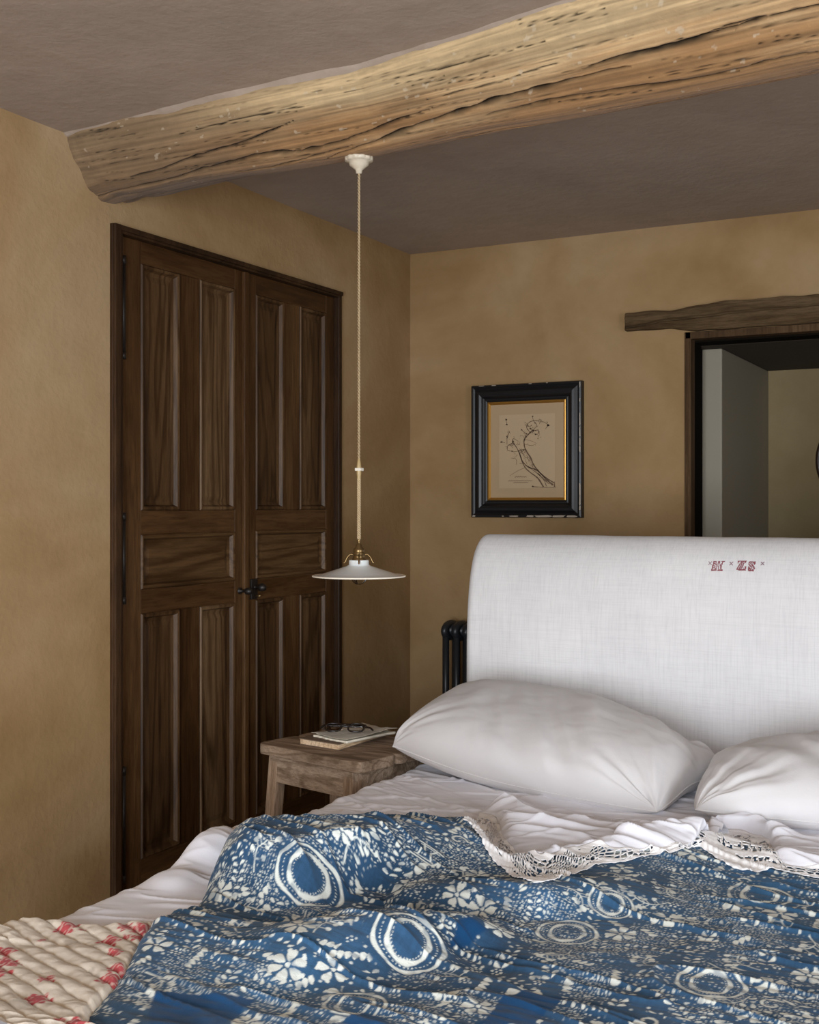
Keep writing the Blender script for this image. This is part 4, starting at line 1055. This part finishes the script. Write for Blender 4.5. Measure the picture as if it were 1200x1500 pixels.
# fields of pin dots
def dots(cs, rad, dens, seed):
    ci = np.floor(U / cs).astype(int); cj = np.floor(V / cs).astype(int); T = np.random.default_rng(seed).random((128, 128, 3))
    t = T[ci % 128, cj % 128]; dx = U - (ci + .25 + .5 * t[..., 0]) * cs; dy = V - (cj + .25 + .5 * t[..., 1]) * cs
    on = t[..., 2] < dens
    return sstep(AA, -AA * .6, np.hypot(dx, dy) - rad) * on
band = fbm(U * 12, V * 12, 241, 2)
med = np.ones_like(U)
for (px, py, k) in ((448, 1281, 1.0), (597, 1377, .98)):
    u0, v0 = uv_at(px, py); med *= sstep(.056, .060, np.hypot(U - u0, V - v0))
m1 = dots(.0090, .0015, .75, 1) * sstep(-.25, .0, band) * med; m2 = dots(.0058, .0012, .85, 2) * sstep(.12, .28, band) * .8 * med; m3 = dots(.020, .0026, .40, 3) * med
def blur(A_, r, ax):
    c = np.cumsum(np.pad(A_, [(r + 1, r) if q == ax else (0, 0) for q in (0, 1)], mode='edge'), axis=ax)
    return (c[2 * r + 1:] - c[:-2 * r - 1]) / (2 * r + 1) if ax == 0 else (c[:, 2 * r + 1:] - c[:, :-2 * r - 1]) / (2 * r + 1)
free = sstep(.06, .01, blur(blur(INK, 1, 0), 1, 1))
INK = np.maximum(INK, free * np.maximum(m1 * .85, np.maximum(m2, m3 * .8)))
# worn print: ink breaks up
INK *= .55 + .45 * sstep(-.55, -.1, fbm(U * 60, V * 60, 243, 2))
INK *= sstep(-.9, -.15, fbm(U * 22, V * 22, 244, 3)) * .15 + .85
# plain navy patches
patch = np.zeros_like(X)
def add_patch(pts):
    pp = np.array([on_surface(px, py, qsurf)[:2] for px, py in pts]); d = poly_dist(X, Y, pp)
    np.maximum(patch, sstep(-.002, .002, d + .004 * fbm(X * 30, Y * 30, 245, 2)), out=patch)
add_patch([(218, 1500), (224, 1462), (236, 1452), (300, 1458), (372, 1466), (330, 1500), (260, 1520)])  # shade of the recess below the fold, painted as solid navy
add_patch([(672, 1347), (690, 1343), (722, 1366), (700, 1374), (655, 1385), (668, 1366)])
add_patch([(700, 1502), (735, 1462), (770, 1450), (835, 1462), (800, 1480), (780, 1502)])
add_patch([(500, 1500), (530, 1484), (560, 1492), (575, 1502)])
INK *= (1 - patch)
n1 = fbm(U * 5, V * 5, 247, 4)[..., None]; n2 = fbm(U * 45, V * 300, 249, 2)[..., None] * .5 + fbm(U * 300, V * 45, 250, 2)[..., None] * .5
blue = np.array([.030, .080, .158]); deep = np.array([.016, .045, .110])
Bc = blue * (1 + .55 * n1) * (1 + .28 * n2); Bc = Bc + np.array([.0, .012, .016]) * np.clip(fbm(U * 3, V * 3, 251, 3), 0, 1)[..., None]
pb = np.array([.010, .060, .160]) * (1 + .5 * n1)
Bc = Bc * (1 - patch[..., None]) + pb * patch[..., None]
white = np.array([.70, .73, .68]) * (1 + .10 * n1)
Cq = Bc * (1 - INK[..., None]) + white * INK[..., None]
edgeb = sstep(.006, .002, dd)[..., None]; Cq = Cq * (1 - .6 * edgeb) + deep * .6 * edgeb
inside = dd > -.0005
keep = inside[:-1, :-1] & inside[1:, 1:] & inside[1:, :-1] & inside[:-1, 1:]
M_quilt = vcol_mat('indigo_resist_print', .95, 900, .10, .35)
qo = grid_obj('indigo_quilt', np.stack([X, Y, ZS + qz], -1), M_quilt, keep=keep, color=np.clip(Cq, 0, 1), loc=(-.8, 1.9, ZS))
setp(qo, 'rumpled indigo blue quilt with white flower and ring pattern thrown over the bed', 'quilt')

# --- floral quilt at the foot
f_top = [D(-60, 1352, .71)[:2], D(30, 1349, .71)[:2], D(62, 1348, .71)[:2], D(110, 1353, .71)[:2], D(160, 1357, .71)[:2], D(225, 1353, .71)[:2], D(300, 1362, .71)[:2]]
ytop = lambda x: np.interp(x, [p[0] for p in sorted(f_top)], [p[1] for p in sorted(f_top)])
xs = np.arange(BX0 - .40, -.95, .0022); ys = np.linspace(0, 1, 420)
X, T_ = np.meshgrid(xs, ys)
yt = np.interp(np.clip(X, -1.62, 9), np.array(sorted(f_top))[:, 0], np.array(sorted(f_top))[:, 1]) + .006 * fbm(X * 12, X * 0, 301, 2)
Y = (BY0 - .03) + (yt - BY0 + .03) * T_
Uf = X; Vf = Y
rowc = (Y + .32 * X + .008 * fbm(X * 5, Y * 5, 303, 3)) / .030
hq = .014 + .0065 * np.abs(np.sin(np.pi * rowc)) ** .55 + .007 * fbm(X * 5, Y * 7, 305, 3) + .0045 * fbm(X * 20, Y * 34, 307, 3) + .0012 * fbm(X * 60, Y * 60, 308, 2)
ed = np.sqrt(np.clip(1 - (1 - np.clip((1 - T_) * 30 * .02 / .02, 0, 1)) ** 2, 0, 1)); hq = hq * ed + np.maximum(sheet_raw(X, Y), 0) * 1
hq = hq * (1 - .93 * sstep(-.002, .022, poly_dist(X, Y, polyS)))
Xd, dz = drape(X, Y, BX0 + .040, .058, 0)
Xd = np.where(dz < 0, Xd - .012 - hq * np.clip(-dz / .058, 0, 1), Xd)
Zf = ZS + hq * np.clip(1 + dz / .08, .2, 1) + dz + .003
Zf = np.maximum(Zf, .20)
rose = np.zeros_like(X); pinkm = np.zeros_like(X)
def rosette(px, py, r, n=6, world=None):
    v = at_z(px, py, ZS + .02) if world is None else world
    du = (X - v[0]); dv = (Y - v[1]) * 1.0; rr_ = np.hypot(du, dv); a = np.arctan2(dv, du)
    out = r * (.82 + .18 * np.cos(n * a + px)) + .003 * fbm(X * 120, Y * 120, 311, 2)
    m = sstep(.0015, -.0015, rr_ - out)
    sw = np.sin(rr_ / r * 13 + 2.0 * np.sin(2 * a + px) + a * 2); gap = sstep(.1, .6, sw) * sstep(.12 * r, .3 * r, rr_)
    m = m * (1 - .55 * gap); np.maximum(rose, m, out=rose)
for (px, py, r) in ((96, 1362, .022), (108, 1358, .013), (62, 1378, .008), (160, 1379, .022), (183, 1373, .010), (185, 1362, .016), (208, 1364, .022), (204, 1375, .016), (3, 1396, .026), (8, 1410, .020), (22, 1413, .010), (-4, 1425, .024),
                    (67, 1437, .014), (73, 1432, .008), (172, 1423, .020), (160, 1437, .022), (178, 1440, .012), (120, 1364, .006), (-60, 1390, .02), (85, 1498, .010), (100, 1502, .008)):
    rosette(px, py, r, random.choice((5, 6, 7)))
for _ in range(14): rosette(random.uniform(0, 99), 0, random.uniform(.01, .022), 6, (random.uniform(-1.3, -1.0), random.uniform(1.2, 1.7)))
brn = (sstep(.47, .55, fbm(X * 22, Y * 22, 313, 3)) * .4)[..., None]
cream = np.array([.66, .585, .49]) * (1 + .06 * fbm(X * 6, Y * 6, 315, 3)[..., None])
red = np.array([.46, .075, .085]) * (1 + .3 * fbm(X * 50, Y * 50, 317, 2)[..., None])
Cf = cream * (1 - rose[..., None]) + red * rose[..., None]; Cf = Cf * (1 - brn * .5)
M_floral = vcol_mat('rose_print_cotton', .95, 700, .06, .3)
fo = grid_obj('floral_quilt', np.stack([Xd, Y, Zf], -1), M_floral, color=np.clip(Cf, 0, 1), loc=(-1.4, 1.4, ZS))
setp(fo, 'cream quilted bedspread with faded red roses over the foot corner of the bed', 'bedspread')

# --- turned-down top sheet with lace edge
front_px = [(678, 1203), (692, 1214), (706, 1234), (722, 1262), (742, 1280), (775, 1293), (805, 1293), (850, 1279), (880, 1268), (905, 1266), (950, 1256), (992, 1249), (1022, 1243), (1045, 1256), (1070, 1272), (1098, 1277), (1130, 1275), (1165, 1282), (1200, 1289), (1260, 1296)]
back_px = [(703, 1196), (724, 1200), (732, 1212), (737, 1232), (752, 1247), (785, 1253), (815, 1256), (850, 1244), (878, 1237), (905, 1250), (950, 1246), (990, 1240), (1020, 1232), (1040, 1222), (1062, 1220), (1098, 1226), (1128, 1240), (1140, 1262), (1200, 1272), (1260, 1278)]
fw = np.array([on_surface(px, py, qsurf)[:2] for px, py in front_px]); bw = np.array([on_surface(px, py, qsurf)[:2] for px, py in back_px])
fw = spline(fw, 40); bw = spline(bw, 40)
# sheet body: from the back line of the lace up towards the pillows
nT = 130; T = np.linspace(0, 1, nT)[:, None]
up_y = np.interp(bw[:, 0], [-1.5, -1.15, -1.0, -.6, 0], [2.60, 2.63, 2.62, 2.66, 2.68])
up = np.stack([bw[:, 0] + .04 * (bw[:, 0] + .9), np.maximum(up_y, bw[:, 1] + .03)], 1)
Xt = bw[None, :, 0] * (1 - T) + up[None, :, 0] * T; Yt = bw[None, :, 1] * (1 - T) + up[None, :, 1] * T
qs = qsurf(Xt, Yt)
hump = .020 * np.sin(np.pi * np.clip(T, 0, 1)) ** .55
cc = fbm(Xt * 2.2 + 2, (Yt + .12 * Xt) * 13, 401, 2); wr = .016 * np.clip(1 - np.abs(cc) / .36, 0, 1) ** 1.6
cc2 = fbm(Xt * 3 + 5, (Yt - .18 * Xt) * 18, 403, 1); wr += .007 * np.clip(1 - np.abs(cc2) / .30, 0, 1) ** 2
edL = sstep(0, .05, (Xt - bw[0, 0])) ** .6
Zt = np.maximum(ZS + sheet_raw(Xt, Yt), qs) + .004 + (hump + wr * sstep(0, .2, T) * sstep(1, .8, T)) * edL * sstep(1.0, .90, T) ** .6 - .008 * sstep(.93, 1, T)
ts = grid_obj('turned_down_sheet', np.stack([Xt, Yt, Zt], -1), M_sheet, loc=(-.8, 2.45, ZS))
setp(ts, 'white top sheet turned down over the blue quilt below the pillows', 'sheet')
# lace strip: real holes
nS = 70; S_ = np.linspace(0, 1, nS)[:, None]
nf = 2200
def resample(c, n):
    d = np.r_[0, np.cumsum(np.linalg.norm(np.diff(c, axis=0), axis=1))]; s = np.linspace(0, d[-1], n); return np.stack([np.interp(s, d, c[:, 0]), np.interp(s, d, c[:, 1])], 1), s
# keep front/back correspondence by parameter, but oversample
k_ = np.linspace(0, len(fw) - 1, nf); ii = np.arange(len(fw))
Fw = np.stack([np.interp(k_, ii, fw[:, j]) for j in (0, 1)], 1); Bw = np.stack([np.interp(k_, ii, bw[:, j]) for j in (0, 1)], 1)
arc = np.r_[0, np.cumsum(np.linalg.norm(np.diff(Fw, axis=0), axis=1))]
Xl = Fw[None, :, 0] * (1 - S_) + Bw[None, :, 0] * S_; Yl = Fw[None, :, 1] * (1 - S_) + Bw[None, :, 1] * S_
wid = np.linalg.norm(Fw - Bw, axis=1)[None]
Zl = qsurf(Xl, Yl) + .0045 + .002 * np.sin(arc[None] * 32 + 3 * fbm(arc[None] * 4, S_ * 2, 411, 2)) * sstep(0, .3, S_) + .004 * S_
sc_ = .0018 * np.sin(arc * 2 * np.pi / .018)
Yl = Yl - (sc_[None] * (1 - S_))
# hole pattern: rows of round cells and a worked band
A_ = arc[None] + 0 * S_; Wd = S_ * wid
def cellnet(a, b, cs, seed):
    ci = np.floor(a / cs).astype(int); cj = np.floor(b / cs).astype(int); T3 = np.random.default_rng(seed).random((512, 64, 2))
    d1 = np.full(a.shape, 9.); d2 = np.full(a.shape, 9.)
    for di in (-1, 0, 1):
        for dj in (-1, 0, 1):
            t = T3[(ci + di) % 512, (cj + dj) % 64]; dx = a - (ci + di + .2 + .6 * t[..., 0]) * cs; dy = b - (cj + dj + .2 + .6 * t[..., 1]) * cs
            d = np.hypot(dx, dy); n2 = np.minimum(np.maximum(d, d1), d2); d1 = np.minimum(d1, d); d2 = n2
    return d2 - d1
net = cellnet(A_, Wd, .0150, 5)
hole = (net > .0023) & (S_ > .14) & (S_ < .90)
mot = fbm(A_ * 16, Wd * 22, 415, 2); hole &= ~(mot > .30)
band_ = (np.abs(S_ - .24) < .03); hole &= ~band_
kp = ~(hole[:-1, :-1] & hole[1:, 1:])
lo_ = grid_obj('lace_trim', np.stack([Xl, Yl, Zl], -1), M_lace, ts, keep=kp); lo_['label'] = 'white cutwork lace border'
lo_.modifiers.new('t', 'SOLIDIFY').thickness = .0012

# ------------------------------------------------------------------ light
w = bpy.data.worlds.new('World'); scene.world = w; w.use_nodes = True
bg = w.node_tree.nodes['Background']; bg.inputs['Color'].default_value = (.75, .86, 1.0, 1); bg.inputs['Strength'].default_value = 1.2
def area(name, loc, rot, sx, sy, power, color):
    l = bpy.data.lights.new(name, 'AREA'); l.shape = 'RECTANGLE'; l.size = sx; l.size_y = sy; l.energy = power; l.color = color
    o = bpy.data.objects.new(name, l); col.objects.link(o); o.location = loc; o.rotation_euler = rot; return o
area('daylight_side', (XR + .27, (WR[0] + WR[1]) / 2, (WR[2] + WR[3]) / 2), (0, R(90 - 12), 0), WR[3] - WR[2] - .02, WR[1] - WR[0] - .02, 66, (.89, .945, 1))
area('daylight_rear', ((WF[0] + WF[1]) / 2, YF - .27, (WF[2] + WF[3]) / 2), (R(90 - 12), 0, 0), WF[1] - WF[0] - .02, WF[3] - WF[2] - .02, 175, (.89, .945, 1))
area('hall_fill', (1.2, 5.35, .8), (0, R(65), 0), .7, .6, .45, (1, .90, .76))  # fill lamp added inside the closed hall

# ------------------------------------------------------------------ camera
cd = bpy.data.cameras.new('Camera'); cam = bpy.data.objects.new('Camera', cd); col.objects.link(cam)
cam.location = (0, 0, H); cam.rotation_euler = (R(90), 0, YAW)
cd.sensor_fit = 'HORIZONTAL'; cd.sensor_width = 36; cd.lens = 36 * FPX / 1200; cd.shift_y = -10 / 1200; cd.clip_start = .02
scene.camera = cam
scene.view_settings.view_transform = 'Standard'; scene.view_settings.look = 'None'
scene.view_settings.gamma = 1; scene.view_settings.use_curve_mapping = False; scene.view_settings.exposure = .43
scene.cycles.max_bounces = 8; scene.cycles.diffuse_bounces = 5; scene.cycles.use_denoising = True
